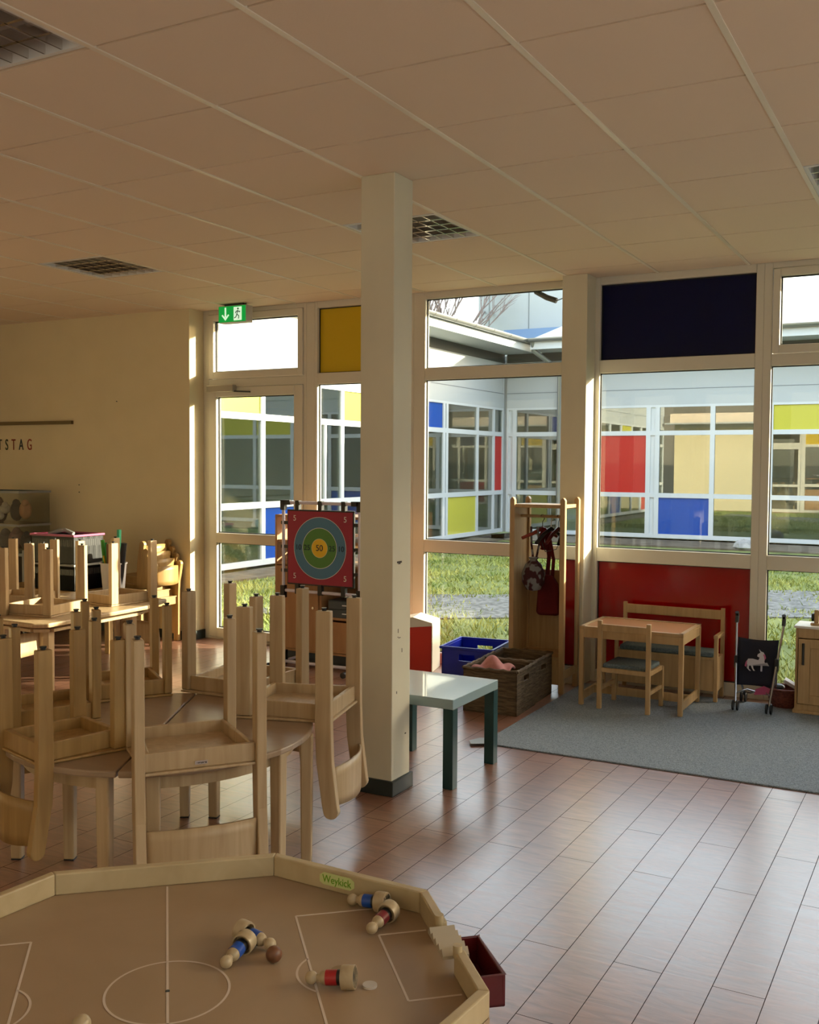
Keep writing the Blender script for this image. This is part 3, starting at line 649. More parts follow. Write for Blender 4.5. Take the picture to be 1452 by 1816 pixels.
for (x, y, z, r_, ci, lab, sc_) in [(-.22, -.05, 1.10, .085, 0, 'black soft toy in the upper clear box, far left', (1, .9, 1)), (-.10, -.06, 1.13, .10, 1, 'large dark brown soft toy in the upper clear box', (.9, .8, 1.2)), (.02, -.08, 1.16, .06, 2, 'cream soft toy head in the upper clear box', (1, .8, .8)), (-.03, -.1, 1.09, .045, 6, 'small white soft toy low in the upper clear box', (1, .8, .8)), (.14, -.05, 1.14, .075, 0, 'black soft toy in the upper clear box, right of the cream one', (.8, .8, 1.3)), (.25, -.04, 1.15, .07, 3, 'tan soft toy at the right end of the upper clear box', (.9, .8, 1.2)),
   (-.05, -.02, .86, .09, 4, 'dark grey bundle in the lower clear box, left', (1.2, .9, .9)), (.12, -.03, .87, .085, 5, 'mauve bundle in the lower clear box, middle', (1, .9, 1.1)), (.25, -.03, .85, .07, 4, 'dark bundle in the lower clear box, right end', (.8, .9, 1.2))]:
    o = MB(); o.ball((0, 0, 0), r_, 14, sc_, .05, rr); o.ball((r_*.3, -r_*.3, r_*sc_[2]*.8), r_*.5, 10, (1, 1, 1), .05, rr)
    o = o.build('soft_toy', mat('plush', cols[ci], .95), smooth=True); o.location = (-8.06+x, 6.72+y, z); tag(o, lab, 'soft toy', 'soft toys in the clear boxes')

# wall rail and letters
rl = MB().box(-9.0, -7.56, 7.02, 7.05, 1.975, 2.008).build('picture_rail', mat('rail_brown', (.20, .15, .07), .5, .3)); tag(rl, 'thin brown picture rail on the left cream wall', 'rail')
lets = [('T', -8.60, (.05, .04, .03), 'dark brown letter T at the picture edge, first of the wall letters'), ('S', -8.50, (.05, .07, .03), 'dark green letter S on the cream wall'), ('T', -8.40, (.28, .04, .02), 'red letter T between S and A on the cream wall'),
        ('A', -8.29, (.03, .05, .06), 'dark blue letter A on the cream wall'), ('G', -8.17, (.32, .05, .03), 'red letter G, last of the wall letters')]
for ch, x, c, lab in lets:
    o = text('paper_letter', ch, .135, mat('letter', c, .8), None, T(0, 0, 0) @ rx(PI/2) @ Matrix.Diagonal((.72, 1.15, 1, 1)), .002)
    o.location = (x, 7.047, 1.775); tag(o, lab, 'letter', 'paper letters on the cream wall')
hl = MB().tube([(0, 0, 0), (0, -.008, 0)], .005, 8).build('wall_hook', darkbase); hl.location = (-6.99, 7.05, 2.18); tag(hl, 'tiny dark nail alone on the cream wall', 'nail')
for z in (1.39, 1.32):
    o = MB().tube([(0, 0, 0), (0, -.006, 0)], .005, 8).build('wall_hook', darkbase); o.location = (-7.49, 7.05, z); tag(o, 'tiny dark nail %s of a pair above the pink-rimmed crate' % ('upper' if z > 1.35 else 'lower'), 'nail')

# exit sign
es = thing('exit_sign', 'green illuminated emergency exit sign with arrow above the glass door', 'sign', (-5.57, 6.98, 2.905))
MB().box(-.15, .15, .0, .09, -.085, .06).build('housing', mat('sign_housing', (.5, .48, .42), .5), es, .004)
MB().box(-.10, .10, .02, .07, .06, .08).build('mount', darkbase, es)
em = mat('sign_green', (0, .35, .05), .5); em.node_tree.nodes['Principled BSDF'].inputs['Emission Color'].default_value = (.0, .42, .06, 1); em.node_tree.nodes['Principled BSDF'].inputs['Emission Strength'].default_value = .085
ew = mat('sign_white', (.8, 1, .8), .5); ew.node_tree.nodes['Principled BSDF'].inputs['Emission Color'].default_value = (.7, 1, .75, 1); ew.node_tree.nodes['Principled BSDF'].inputs['Emission Strength'].default_value = .11
MB().box(-.145, .145, -.004, 0, -.08, .055).build('sign_face', em, es)
a = MB(); a.box(-.078, -.062, -.006, -.004, -.04, .045); a.add([(-.07, -.006, -.068), (-.112, -.006, -.022), (-.100, -.006, -.014), (-.07, -.006, -.045), (-.04, -.006, -.014), (-.028, -.006, -.022)], [(0, 1, 2, 3), (0, 3, 4, 5)])
a.build('arrow', ew, es)
MB().box(.02, .105, -.006, -.004, -.07, .045).build('doorway', ew, es)
a = MB(); a.ball((.068, -.008, .028), .009, 10, (1, .3, 1))
for p, q in (((.066, .015), (.056, -.018)), ((.066, .012), (.084, -.002)), ((.084, -.002), (.09, .008)), ((.064, .01), (.046, .004)), ((.046, .004), (.042, -.01)), ((.056, -.018), (.078, -.034)), ((.078, -.034), (.074, -.058)), ((.056, -.018), (.046, -.042)), ((.046, -.042), (.028, -.05))):
    a.bar((p[0], -.008, p[1]), (q[0], -.008, q[1]), .007, .002)
a.build('running_figure', mat('sign_dark', (0, .06, .01), .5), es)

# ================================================================= TARGET AND CABINET
cab = thing('cabinet', 'brown wooden cabinet with open shelf behind the target, against the window', 'cabinet', (-4.50, 6.95, 0), D2(-1))
# local: front at y=-.2
MB().box(-.45, -.43, -.2, .2, .08, 1.19).box(.43, .45, -.2, .2, .08, 1.19).box(-.43, .43, .18, .2, .08, .80).box(-.43, .43, -.2, .2, 1.17, 1.19).box(-.43, .43, -.2, .2, .08, .1).box(-.43, .43, -.2, .2, .78, .80).box(-.01, .01, -.2, .18, .1, .78).box(.01, .43, -.18, .18, .36, .38).box(-.43, .43, -.19, .18, .965, .985).build('body', cabw, cab, .002)
MB().box(-.44, .44, -.17, .18, .0, .08).build('shade_gap', darkg, cab)  # dark block standing in for the shade under the raised cabinet
dr = MB().box(-.425, -.012, -.218, -.2, .105, .775).build('door', cabw, cab, .002)
MB().box(.02, .42, -.215, -.2, .105, .35).build('drawer_front', cabw, cab, .002)
MB().tube([(-.05, -.218, .45), (-.05, -.235, .45)], .01).build('knob', chrome, dr, smooth=True)
o = thing('drawer_box', 'dark grey two-drawer desk box inside the cabinet', 'drawer box', (-4.28, 6.93, .38)); MB().box(-.16, .16, -.16, .14, 0, .14).build('body', darkg, o, .003)
for z in (.005, .072):
    q = MB().box(-.155, .155, -.168, -.16, z, z+.062).build('drawer', mat('drawer_grey', (.06, .075, .085), .4), o, .002); MB().box(-.02, .02, -.175, -.168, z+.028, z+.036).build('pull', whitep, q)
rr = random.Random(2)
for k, (x, w_, h_, c) in enumerate([(-.38, .12, .025, (.6, .4, .3)), (-.24, .14, .03, (.5, .5, .45)), (.05, .2, .05, (.35, .2, .1)), (.25, .16, .03, (.6, .58, .5))]):
    o = MB().box(-w_/2, w_/2, -.12, .1, 0, h_).build('paper_stack', mat('stack', c, .7), None, .003); o.location = (-4.50+x*.95+.06, 6.93, .801 if k < 2 else .9865); o.rotation_euler = (0, 0, .1*k)
    tag(o, ['reddish paper stack on the lower open shelf of the cabinet', 'grey paper stack beside the reddish stack in the cabinet', 'brown folder stack on the upper cabinet shelf', 'pale paper stack on the upper cabinet shelf near the pillar'][k], 'papers', 'papers in the cabinet')

tgx, tgy = -4.855, 6.68; TA = math.atan2(-.02, .77)
tg = thing('target_stand', 'ring target with numbers on a white tube stand with black joints', 'target', (-4.74, 6.58, 0), 0.0)
Wt = .71
for x, nm in ((0, 'pole'), (Wt, 'pole')): MB().tube([(x, 0, .05), (x, 0, 1.30)], .013, 12).build(nm, lilac, tg, smooth=True)
for z in (1.30, .60): MB().tube([(0, 0, z), (Wt, 0, z)], .013, 12).build('crossbar', lilac, tg, smooth=True)
MB().tube([(0, -.22, .03), (0, .2, .03)], .013).tube([(Wt, -.22, .03), (Wt, .2, .03)], .013).tube([(0, .0, .03), (Wt, .0, .03)], .013).build('base', lilac, tg, smooth=True)
for x in (0, Wt):
    MB().box(x-.02, x+.02, -.02, .02, 1.24, 1.32).box(min(x, x+(.07 if x == 0 else -.07)), max(x, x+(.07 if x == 0 else -.07)), -.02, .02, 1.282, 1.32).build('joint', blackm, tg, .003)
    MB().box(x-.02, x+.02, -.02, .02, .54, .64).build('joint', blackm, tg, .003)
    MB().box(x-.022, x+.022, -.03, .03, .005, .12).build('joint', blackm, tg, .003)
    MB().tube([(x, -.24, .028), (x, -.2, .028)], .024).build('end_cap', blackm, tg, .003)
    MB().tube([(x, .18, .028), (x, .22, .028)], .024).build('end_cap', blackm, tg, .003)
bz0, bz1, bx0, bx1 = .665, 1.235, .055, Wt-.055
MB().box(bx0-.012, bx1+.012, -.012, .008, bz0-.012, bz1+.012).build('board_border', blackm, tg, .004)
for z in (.76, .95, 1.14):
    MB().box(-.02, bx0, -.008, .006, z-.013, z+.013).build('strap', blackm, tg); MB().box(bx1, Wt+.02, -.008, .006, z-.013, z+.013).build('strap', blackm, tg)
for x in (.14, Wt/2, Wt-.14):
    MB().box(x-.018, x+.018, -.018, .018, bz1, 1.318).build('strap', blackm, tg); MB().box(x-.018, x+.018, -.018, .018, .58, bz0).build('strap', blackm, tg)
cx, cz = (bx0+bx1)/2, (bz0+bz1)/2
bd = MB().box(bx0, bx1, -.016, -.012, bz0, bz1).build('target_face', mat('target_red', (.34, .025, .06), .6), tg)
cols_ = [((.75, .75, .72), .244), ((.075, .21, .36), .240), ((.75, .75, .72), .160), ((.09, .26, .06), .156), ((.75, .72, .5), .075), ((.85, .56, .03), .072)]
for k, (c, r_) in enumerate(cols_):
    MB().prism([(cx+r_*math.cos(2*PI*q/48), cz+r_*1.0*math.sin(2*PI*q/48)) for q in range(48)], -.0165-k*.0006, -.016, 'y').build('ring', mat('target_ring', c, .6), bd)
numw = mat('number_white', (.75, .72, .7), .6); numd = mat('number_dark', (.01, .03, .05), .6)
for s_x in (-1, 1):
    for s_z in (-1, 1): text('number', '5', .062, numw, bd, T(cx+s_x*.235, -.018, cz+s_z*.228) @ rx(PI/2))
    text('number', '25', .06, numd, bd, T(cx+s_x*.116, -.0205, cz) @ rx(PI/2)); text('number', '10', .06, numd, bd, T(cx+s_x*.198, -.0205, cz) @ rx(PI/2))
text('number', '50', .068, numd, bd, T(cx, -.0215, cz) @ rx(PI/2))

# ================================================================= WINDOW CORNER
rb = thing('play_block', 'red block with cream lid standing by the window beside the pillar', 'block', (-3.72, 7.0, 0), D2(14))
MB().box(-.19, .118, -.13, .12, 0, .36).build('body', redm, rb, .008)
MB().prism([(-.2, .33), (.125, .36), (.125, .385), (-.03, .425), (-.2, .385)], -.138, .13, 'y').box(.118, .127, -.138, .13, .0, .37).build('cream_cover', creamm, rb, .004)
tt = thing('side_table', 'square dark teal low table beside the pillar', 'table', (-2.45, 4.71, 0))
MB().box(-.275, .275, -.275, .275, .40, .45).build('tabletop', mat('teal_sky_sheen', (.27, .38, .41), .2, 0, .9, .7), tt, .003)  # sky reflection put into the paler base colour of the top
for sx in (-1, 1):
    for sy in (-1, 1): MB().box(sx*.2475-.0275, sx*.2475+.0275, sy*.2475-.0275, sy*.2475+.0275, 0, .40).build('leg', teal, tt, .002)
rs = struct(None) if False else None
rug = MB().prism([(-2.30, 5.27), (2.3, 5.29), (2.3, 7.1), (-2.42, 7.1), (-2.40, 5.40)], .0, .009).build('rug', carpet, None, .003); tag(rug, 'grey carpet under the toy furniture by the windows', 'rug')
fl = MB().prism([(-2.43, 5.19), (-2.31, 5.27), (-2.36, 5.38), (-2.44, 5.33), (-2.47, 5.25)], .012, .016).build('rug_corner', graym, rug, .001)
crate('plastic_crate', 'blue plastic crate standing by the window behind the wicker basket', (-3.10, 6.70, 0), .38, .42, .29, bluem, bluem, D2(6), False, wall=.01)
def basket(loc, rot, label):
    t = thing('wicker_basket', label, 'basket', loc, rot, 'rectangular seagrass baskets by the window'); x, y, h_ = .185, .185, .285
    b = MB(); w2 = .014
    for s in (-1, 1):
        a0, a1 = sorted((s*x, s*(x-w2)))
        for q in ((-y, -.05, 0, h_), (.05, y, 0, h_), (-.05, .05, 0, h_-.085), (-.05, .05, h_-.045, h_)): b.box(a0, a1, q[0], q[1], q[2], q[3])
        a0, a1 = sorted((s*y, s*(y-w2))); b.box(-x, x, a0, a1, 0, h_)
    b.box(-x, x, -y, y, 0, .01); b.build('body', wicker, t)
    rm = MB()
    for k in range(4):
        p = [(-x, -y), (x, -y), (x, y), (-x, y)]; a, c = p[k], p[(k+1) % 4]
        rm.tube([(a[0]+(c[0]-a[0])*q/12, a[1]+(c[1]-a[1])*q/12, h_+.004*math.sin(q*2.3)) for q in range(13)], .011, 7)
    rm.build('rim', wicker, t, smooth=True); return t
basket((-2.66, 6.125, 0), D2(3), 'seagrass basket holding a pink cloth, the nearer of the pair')
basket((-2.69, 6.51, 0), D2(3), 'empty-looking seagrass basket, the farther of the pair beside the costume stand')
rr = random.Random(8)
cl = MB().grid(lambda u, v: (-.14+.24*u, -.13+.2*v, .06+.07*math.sin(PI*u)*math.sin(PI*v)+.02*math.sin(9*u+7*v)), 14, 12).build('pink_cloth', noisy('pink_cloth', (.62, .28, .26), (.5, .2, .2), (20, 20, 20), .9), None, 0, True, .02, 1)
cl.location = (-2.67, 6.11, .20); tag(cl, 'crumpled pink cloth heaped in the nearer seagrass basket', 'cloth')
cl = MB().grid(lambda u, v: (-.15+.3*u, -.15+.28*v, .10+.03*math.sin(7*u+3*v)), 8, 8).build('dark_cloth', mat('dark_red_cloth', (.05, .015, .02), .9), None, 0, True, .04); cl.location = (-2.66, 6.12, .05); tag(cl, 'dark cloth filling the bottom of the nearer seagrass basket', 'cloth')
o = MB().lathe([(.0, 0), (.025, 0), (.026, .05), (.014, .06), (.014, .075), (0, .075)], 16).build('glue_bottle', mat('white_bottle', (.7, .66, .68), .4), smooth=True); o.location = (-2.60, 6.78, 0.009); o.rotation_euler = (0, 0, 0); tag(o, 'small white object on the floor by the foot of the costume stand', 'bottle')

# costume stand
cs = thing('costume_stand', 'tall wooden costume stand with rail, shelf and side mirror in front of the column', 'coat stand', (-2.637, 6.86, 0))
px_, py_ = .19, .145; pw = .036
for sx in (-1, 1):
    for sy in (-1, 1):
        m_ = MB(); cx_, cy_ = sx*px_, sy*py_
        m_.box(cx_-pw/2, cx_+pw/2, cy_-pw/2, cy_+pw/2, 0, 1.36)
        m_.prism([(cx_-pw/2+pw*k/8, 1.36+.02*math.sin(PI*k/8)) for k in range(9)], cy_-pw/2, cy_+pw/2, 'y'); m_.build('post', oak, cs, .003)
MB().box(-px_, px_, -py_, py_, 1.305, 1.33).build('top_shelf', oak, cs, .002)
MB().box(-px_-.004, -px_+.004, -py_, py_, .08, 1.305).build('side_panel', oak, cs)
MB().box(-px_, px_, -py_-.004, py_, .235, .255).box(-px_, px_, -py_-.006, -py_+.010, .06, .235).build('bottom_shelf', oak, cs, .002)
MB().box(-px_, px_, py_-.004, py_+.006, .255, .80).box(-px_, px_, py_-.01, py_+.01, .80, .84).build('back_panel', oak, cs)
MB().box(px_+.002, px_+.006, -py_+pw/2, py_-pw/2, .16, 1.30).build('mirror', mirrorm, cs)
MB().box(px_-.004, px_+.002, -py_+pw/2, py_-pw/2, .13, 1.30).box(px_-.012, px_+.012, -py_, py_, .10, .16).build('mirror_backing', oak, cs)
MB().tube([(-px_, 0, 1.24), (px_-.01, 0, 1.24)], .011).build('rail', oak, cs, smooth=True)
hm = [mat('hanger_red', (.25, .03, .015), .35), blackm, mat('hanger_wine', (.10, .01, .012), .4)]
for k, (x, rot, mi, lab) in enumerate([(-.02, .5, 0, 'red wooden clothes hanger tilting forward on the costume stand rail'), (.045, .25, 1, 'black hanger with thin bar on the costume stand rail, next to the red one'), (.10, -.2, 2, 'wine coloured hanger near the right post of the costume stand'), (.145, .1, 1, 'black hanger squeezed against the right post of the costume stand')]):
    t = thing('clothes_hanger', lab, 'hanger', (-2.637+x, 6.86, 1.24), rot+.2, 'hangers on the costume stand'); t.rotation_euler.z = (-.75, -.35, -.2, .1)[k]
    MB().tube([(0, .0, -.095), (0, .0, -.04), (0, .013, -.02), (0, .0145, -.004), (0, .008, .012), (0, -.008, .012), (0, -.0145, 0)], .0028, 6).build('hook', chrome if k == 1 else blackm, t, smooth=True)
    MB().tube([(0, -.16, -.185+.03*(k == 0)), (0, -.08, -.125), (0, 0, -.088), (0, .06, -.115), (0, .115, -.15)], .010, 8, True, [.012, .014, .016, .013, .010]).build('arms', hm[mi], t, smooth=True)
    if k in (1, 3): MB().tube([(0, -.11, -.16), (0, -.06, -.25), (0, .06, -.24), (0, .11, -.16)], .003, 6).build('bar', blackm, t)
patch = noisy('patchwork_cloth', (.045, .008, .012), (.20, .20, .20), (26, 26, 26), .9, 0, 1, .48, .54)
b = thing('cloth_bag', 'patterned cloth bag hanging in the costume stand', 'bag', (-2.70, 6.80, .70), .3); b.scale = (1.3, 1.3, 1.3)
MB().lathe([(.0, 0), (.04, .01), (.062, .05), (.066, .10), (.045, .15), (.02, .175), (.028, .19)], 14).build('pouch', patch, b, smooth=True)
MB().tube([(0, 0, .16), (-.012, 0, .26), (-.015, 0, .36)], .006, 6).tube([(.01, 0, .16), (.03, 0, .26), (.02, 0, .36)], .006, 6).build('strap', patch, b, smooth=True)
b = thing('cloth_bag', 'dark red cloth bag hanging lowest in the costume stand', 'bag', (-2.62, 6.90, .52), .2); b.scale = (1.25, 1.25, 1.35)
redc = noisy('dark_red_felt', (.10, .004, .006), (.15, .008, .01), (9, 9, 9), .95)
MB().prism([(-.062, .0), (.062, .0), (.070, .02), (.055, .17), (.02, .22), (-.03, .22), (-.06, .16), (-.07, .02)], -.025, .025, 'y').build('pouch', redc, b, .015, True)
MB().tube([(-.01, 0, .2), (.0, .0, .32), (-.02, -.01, .45)], .012, 8).tube([(.02, 0, .2), (.03, -.02, .3), (.0, -.03, .45)], .010, 8).build('strap', redc, b, smooth=True)
b = MB().grid(lambda u, v: (-.022+.044*u+.008*math.sin(9*v), .012*math.sin(6*u+8*v), -.16*v-.0), 6, 8).build('red_scarf', redc, None, 0, True, .012); b.location = (-2.65, 6.84, 1.16); tag(b, 'short dark red cloth draped over the red hanger', 'cloth')

# kid table
kt = thing('play_table', 'small light wooden play table by the red panel', 'table', (-1.88, 6.69, .009))
KX, KY, KH = .345, .25, .53
MB().box(-KX+.02, KX-.02, -KY+.02, KY-.02, KH-.014, KH-.004).build('tabletop', mat('table_tan', (.50, .25, .12), .25), kt)
MB().box(-KX, KX, -KY, -KY+.03, KH-.02, KH).box(-KX, KX, KY-.03, KY, KH-.02, KH).box(-KX, -KX+.03, -KY, KY, KH-.02, KH).box(KX-.03, KX, -KY, KY, KH-.02, KH).box(-KX+.01, KX-.01, -KY+.004, -KY+.022, KH-.075, KH-.02).box(-KX+.01, KX-.01, KY-.022, KY-.004, KH-.075, KH-.02).box(-KX+.004, -KX+.022, -KY+.01, KY-.01, KH-.075, KH-.02).box(KX-.022, KX-.004, -KY+.01, KY-.01, KH-.075, KH-.02).build('apron', oak, kt, .002)
for sx in (-1, 1):
    for sy in (-1, 1): MB().box(sx*(KX-.015)-.015, sx*(KX-.015)+.015, sy*(KY-.015)-.015, sy*(KY-.015)+.015, 0, KH-.02).build('leg', oak, kt, .003)
MB().box(-KX+.006, -KX+.024, -KY+.02, KY-.02, .03, .085).box(KX-.024, KX-.006, -KY+.02, KY-.02, .03, .085).box(-KX+.02, KX-.02, .02, .038, .03, .085).build('stretcher', oak, kt, .002)
# kid chair
kc = thing('play_chair', 'small light wooden chair with grey-blue cushion tucked under the play table', 'chair', (-1.9, 6.545, .009), D2(-2))
for sx in (-1, 1):
    MB().box(sx*.163-.0145, sx*.163+.0145, -.165, -.136, 0, .585).build('rear_post', oak, kc, .004)
    MB().box(sx*.163-.0135, sx*.163+.0135, .125, .153, 0, .27).build('leg', oak, kc, .003)
    MB().box(sx*.163-.008, sx*.163+.008, -.14, .13, .12, .145).build('side_rail', oak, kc, .002)
MB().box(-.15, .15, -.158, -.142, .515, .562).build('backrest', oak, kc, .004)
MB().box(-.15, .15, -.16, -.14, .245, .275).box(-.15, .15, .13, .15, .245, .275).box(-.172, -.152, -.14, .13, .245, .275).box(.152, .172, -.14, .13, .245, .275).build('seat_frame', oak, kc, .002)
MB().box(-.15, .15, -.138, .15, .265, .30).build('cushion', seatfab, kc, .012)
# bench
be = thing('play_bench', 'small wooden bench with armrests and grey-blue cushion against the red panel', 'bench', (-1.785, 7.075, .009))
BX = .345
for sx in (-1, 1):
    MB().box(sx*BX-.013, sx*BX+.013, .085, .112, 0, .615).build('rear_post', oak, be, .003); MB().box(sx*BX-.013, sx*BX+.013, -.115, -.088, 0, .44).build('front_post', oak, be, .003)
    MB().box(sx*BX-.015, sx*BX+.015, -.122, .09, .43, .455).build('armrest', oak, be, .005)
    MB().box(sx*BX-.009, sx*BX+.009, -.1, .1, .07, .30).build('side_panel', oak, be)
MB().box(-BX, BX, .09, .108, .535, .60).build('backrest', oak, be, .004)
MB().box(-BX, BX, -.105, -.088, .07, .29).box(-BX, BX, .088, .10, .07, .29).build('front_panel', oak, be, .002)
MB().box(-BX+.014, BX-.014, -.11, .088, .28, .30).build('seat', oak, be, .002)
MB().box(-BX+.02, BX-.02, -.105, .085, .30, .335).build('cushion', seatfab, be, .01)

# stroller
stx, sty = -1.17, 6.95
s = thing('doll_stroller', 'black folding doll stroller with white unicorn print by the window', 'stroller', (stx, sty, .009))
for sx in (-1, 1):
    x0 = sx*.11
    MB().tube([(sx*.105, -.15, .05), (sx*.13, -.02, .32), (sx*.15, .08, .53), (sx*.15, .09, .56)], .0075, 8).build('frame_tube', silver, s, smooth=True)
    MB().tube([(sx*.15, .085, .545), (sx*.15, .10, .59), (sx*.15, .085, .615)], .013, 8).build('handle', blackm, s, smooth=True)
    MB().tube([(sx*.128, -.02, .31), (sx*.10, .13, .05)], .0075, 8).build('rear_tube', silver, s, smooth=True)
    MB().box(sx*.128-.012, sx*.128+.012, -.04, .01, .26, .34).build('joint', blackm, s, .004)
    for y in (-.15, .13):
        for q in (-.014, .014):
            MB().tube([(sx*.105+q-.006, y, .034), (sx*.105+q+.006, y, .034)], .033, 18).build('wheel', blackm, s, .003, True)
MB().tube([(-.11, -.12, .11), (-.05, -.05, .125), (.04, .02, .09), (.10, .12, .07)], .006, 8).tube([(.11, -.12, .11), (.05, -.05, .13), (-.04, .02, .09), (-.10, .12, .07)], .006, 8).build('cross_brace', silver, s, smooth=True)
fabric = mat('navy_fabric', (.006, .007, .02), .85)
def fb(u, v): x = (-1+2*u)*(.118+.012*v); return (x, -.075+.115*v+.03*math.sin(PI*u)*(1-v*.6), .155+.30*v-.012*math.sin(PI*u)*v)
MB().grid(fb, 8, 8).build('seat_fabric', fabric, s, 0, True, .004)
MB().prism([(.0, .10), (.09, .115), (.10, .15), (.06, .165), (.01, .14)], -.085, -.075, 'y').build('pink_lining', pinkm, s)
uni = [(-.052, .030), (-.045, .048), (-.02, .050), (.012, .044), (.018, .060), (.004, .066), (.006, .078), (.020, .088), (.010, .108), (.026, .094), (.036, .092), (.044, .078), (.046, .055), (.044, .040), (.050, .028), (.072, .016), (.060, .034), (.046, .022), (.036, .018), (.036, -.018), (.028, -.018), (.026, .015), (.0, .012), (-.016, .010), (-.012, -.006), (-.002, -.018), (-.012, -.018), (-.022, -.002), (-.028, .010), (-.038, .008), (-.038, -.008), (-.024, -.020), (-.034, -.020), (-.048, -.006), (-.046, .012), (-.052, .02)]
u = MB(); u.X = T(.0, -.052, .245) @ rx(-D2(20)) @ T(0, 0, .03)
u.prism([(x*1.15, z*1.15) for x, z in uni], -.006, .004, 'y'); u.build('unicorn_print', mat('print_white', (.5, .48, .55), .8), s)
u = MB(); u.X = T(.0, -.052, .245) @ rx(-D2(20)) @ T(0, 0, .03)
u.prism([(-.058, .045), (-.066, .030), (-.070, .005), (-.060, .0), (-.056, .02)], -.007, .0, 'y').prism([(.040, .09), (.052, .092), (.060, .070), (.052, .055), (.048, .075)], -.007, .0, 'y'); u.build('pink_mane', mat('print_pink', (.45, .10, .22), .8), s)
# round basket
rbk = thing('round_basket', 'round red-brown wicker basket of toys beside the stroller', 'basket', (-1.01, 7.1, .009))
MB().lathe([(.085, 0), (.105, .05), (.112, .115), (.114, .12), (.104, .12), (.096, .05), (.08, .012), (0, .01)], 24).build('body', redwick, rbk, smooth=True)
MB().tube([(.11*math.cos(2*PI*k/24), .11*math.sin(2*PI*k/24), .12) for k in range(25)], .009, 7).build('rim', redwick, rbk, smooth=True)
o = MB().box(-.045, .055, -.03, .03, -.003, .003).box(-.045, .055, -.03, -.025, .003, .02).build('white_rack', whitep); o.location = (-.975, 7.09, .165); o.rotation_euler = (.4, .5, .1); tag(o, 'small white plastic toy rack sticking out of the round basket', 'toy')
o = MB().ball((0, 0, 0), .04, 12, (1, .9, .5)).tube([(0, 0, 0), (-.06, 0, .03)], .008).build('toy_spoon', darkg, smooth=True); o.location = (-1.05, 7.09, .135); tag(o, 'dark round toy lying in the round basket', 'toy')

# toy kitchen
tk = thing('toy_kitchen', 'wooden toy kitchen cabinet with white top at the right picture edge', 'toy kitchen', (-.63, 7.04, .009))
MB().box(-.3, -.285, -.10, .12, .02, .555).box(.285, .3, -.10, .12, .02, .555).box(-.285, .285, .105, .12, .02, .555).box(-.285, .285, -.10, .105, .02, .06).box(-.285, .285, -.10, .105, .49, .555).build('body', oak, tk, .002)
MB().box(-.31, .31, -.115, .13, .555, .57).build('worktop', mat('worktop_white', (.75, .72, .68), .3), tk, .002)
MB().box(-.31, .31, -.115, .13, .0, .02).build('base_board', oak, tk, .003)
dk = MB().box(-.28, -.21, -.118, -.10, .065, .485).box(.21, .28, -.118, -.10, .065, .485).box(-.21, .21, -.118, -.10, .065, .12).box(-.21, .21, -.118, -.10, .43, .485).box(-.21, .21, -.108, -.10, .12, .43).build('door', oak, tk, .003)
MB().tube([(-.25, -.124, .32), (-.25, -.124, .46)], .008).build('handle', blackm, dk, smooth=True)
ti = thing('wooden_toy', 'wooden toy sewing machine on the toy kitchen worktop', 'toy', (-.80, 7.02, .579))
MB().box(-.05, .1, -.03, .03, 0, .014).build('base', oak, ti, .004); MB().box(-.03, -.002, -.015, .015, .014, .10).box(-.03, .08, -.014, .014, .06, .092).build('arm', oak, ti, .005)
MB().tube([(-.045, .0, .05), (-.032, .0, .05)], .026, 18).build('wheel', blackm, ti, smooth=True)

# ================================================================= FOREGROUND GAME TABLE
ga = D2(42.2); gt = thing('football_game_table', 'octagonal wooden tabletop football game with pale rim in the foreground', 'game table', (-1.2112, 1.3330, 0), ga)
ZF, ZR = .675, .722
OC = [(.235, .46), (.51, .20), (.51, -.20), (.235, -.46), (-.235, -.46), (-.51, -.20), (-.51, .20), (-.235, .46)]
def inset(d_):
    out_ = []
    n_ = len(OC)
    for k in range(n_):
        p0, p1, p2 = Vector(OC[k-1]), Vector(OC[k]), Vector(OC[(k+1) % n_])
        e1 = (p1-p0).normalized(); e2 = (p2-p1).normalized(); n1 = Vector((e1.y, -e1.x)); n2 = Vector((e2.y, -e2.x))
        bis = (n1+n2).normalized(); out_.append(p1+bis*(d_/bis.dot(n1)))
    return out_
IN, OU = inset(0), inset(-.020)
s1 = (IN[0].length < OU[0].length)
if inset(.02)[0].length < IN[0].length: OU = inset(-.02)
else: OU = inset(.02)
MB().prism([tuple(p) for p in OU], ZF-.02, ZF).build('playing_field', fieldw, gt)
def seg(mb, a, b_, oa, ob, z0, z1): mb.prism([tuple(a), tuple(b_), tuple(ob), tuple(oa)], z0, z1)
for k in range(8):
    a, b_, oa, ob = IN[k], IN[(k+1) % 8], OU[k], OU[(k+1) % 8]; r_ = MB()
    if k in (1, 5):   # goal ends: opening in the middle
        seg(r_, a, a.lerp(b_, .36), oa, oa.lerp(ob, .36), ZF, ZR); r2 = MB(); seg(r2, a.lerp(b_, .64), b_, oa.lerp(ob, .64), ob, ZF, ZR); r2.build('rim_board', rimw, gt, .003)
    else: seg(r_, a, b_, oa, ob, ZF, ZR)
    r_.build('rim_board', rimw, gt, .003)
lm = MB(); z0, z1, lw = ZF, ZF+.0006, .0022
lm.box(-lw, lw, -.455, .455, z0, z1)
def arc(cx, cy, r, a0, a1, n_=40):
    for k in range(n_):
        t0, t1 = a0+(a1-a0)*k/n_, a0+(a1-a0)*(k+1)/n_
        lm.add([(cx+(r-lw)*math.cos(t0), cy+(r-lw)*math.sin(t0), z1), (cx+(r+lw)*math.cos(t0), cy+(r+lw)*math.sin(t0), z1), (cx+(r+lw)*math.cos(t1), cy+(r+lw)*math.sin(t1), z1), (cx+(r-lw)*math.cos(t1), cy+(r-lw)*math.sin(t1), z1)], [(0, 1, 2, 3)])
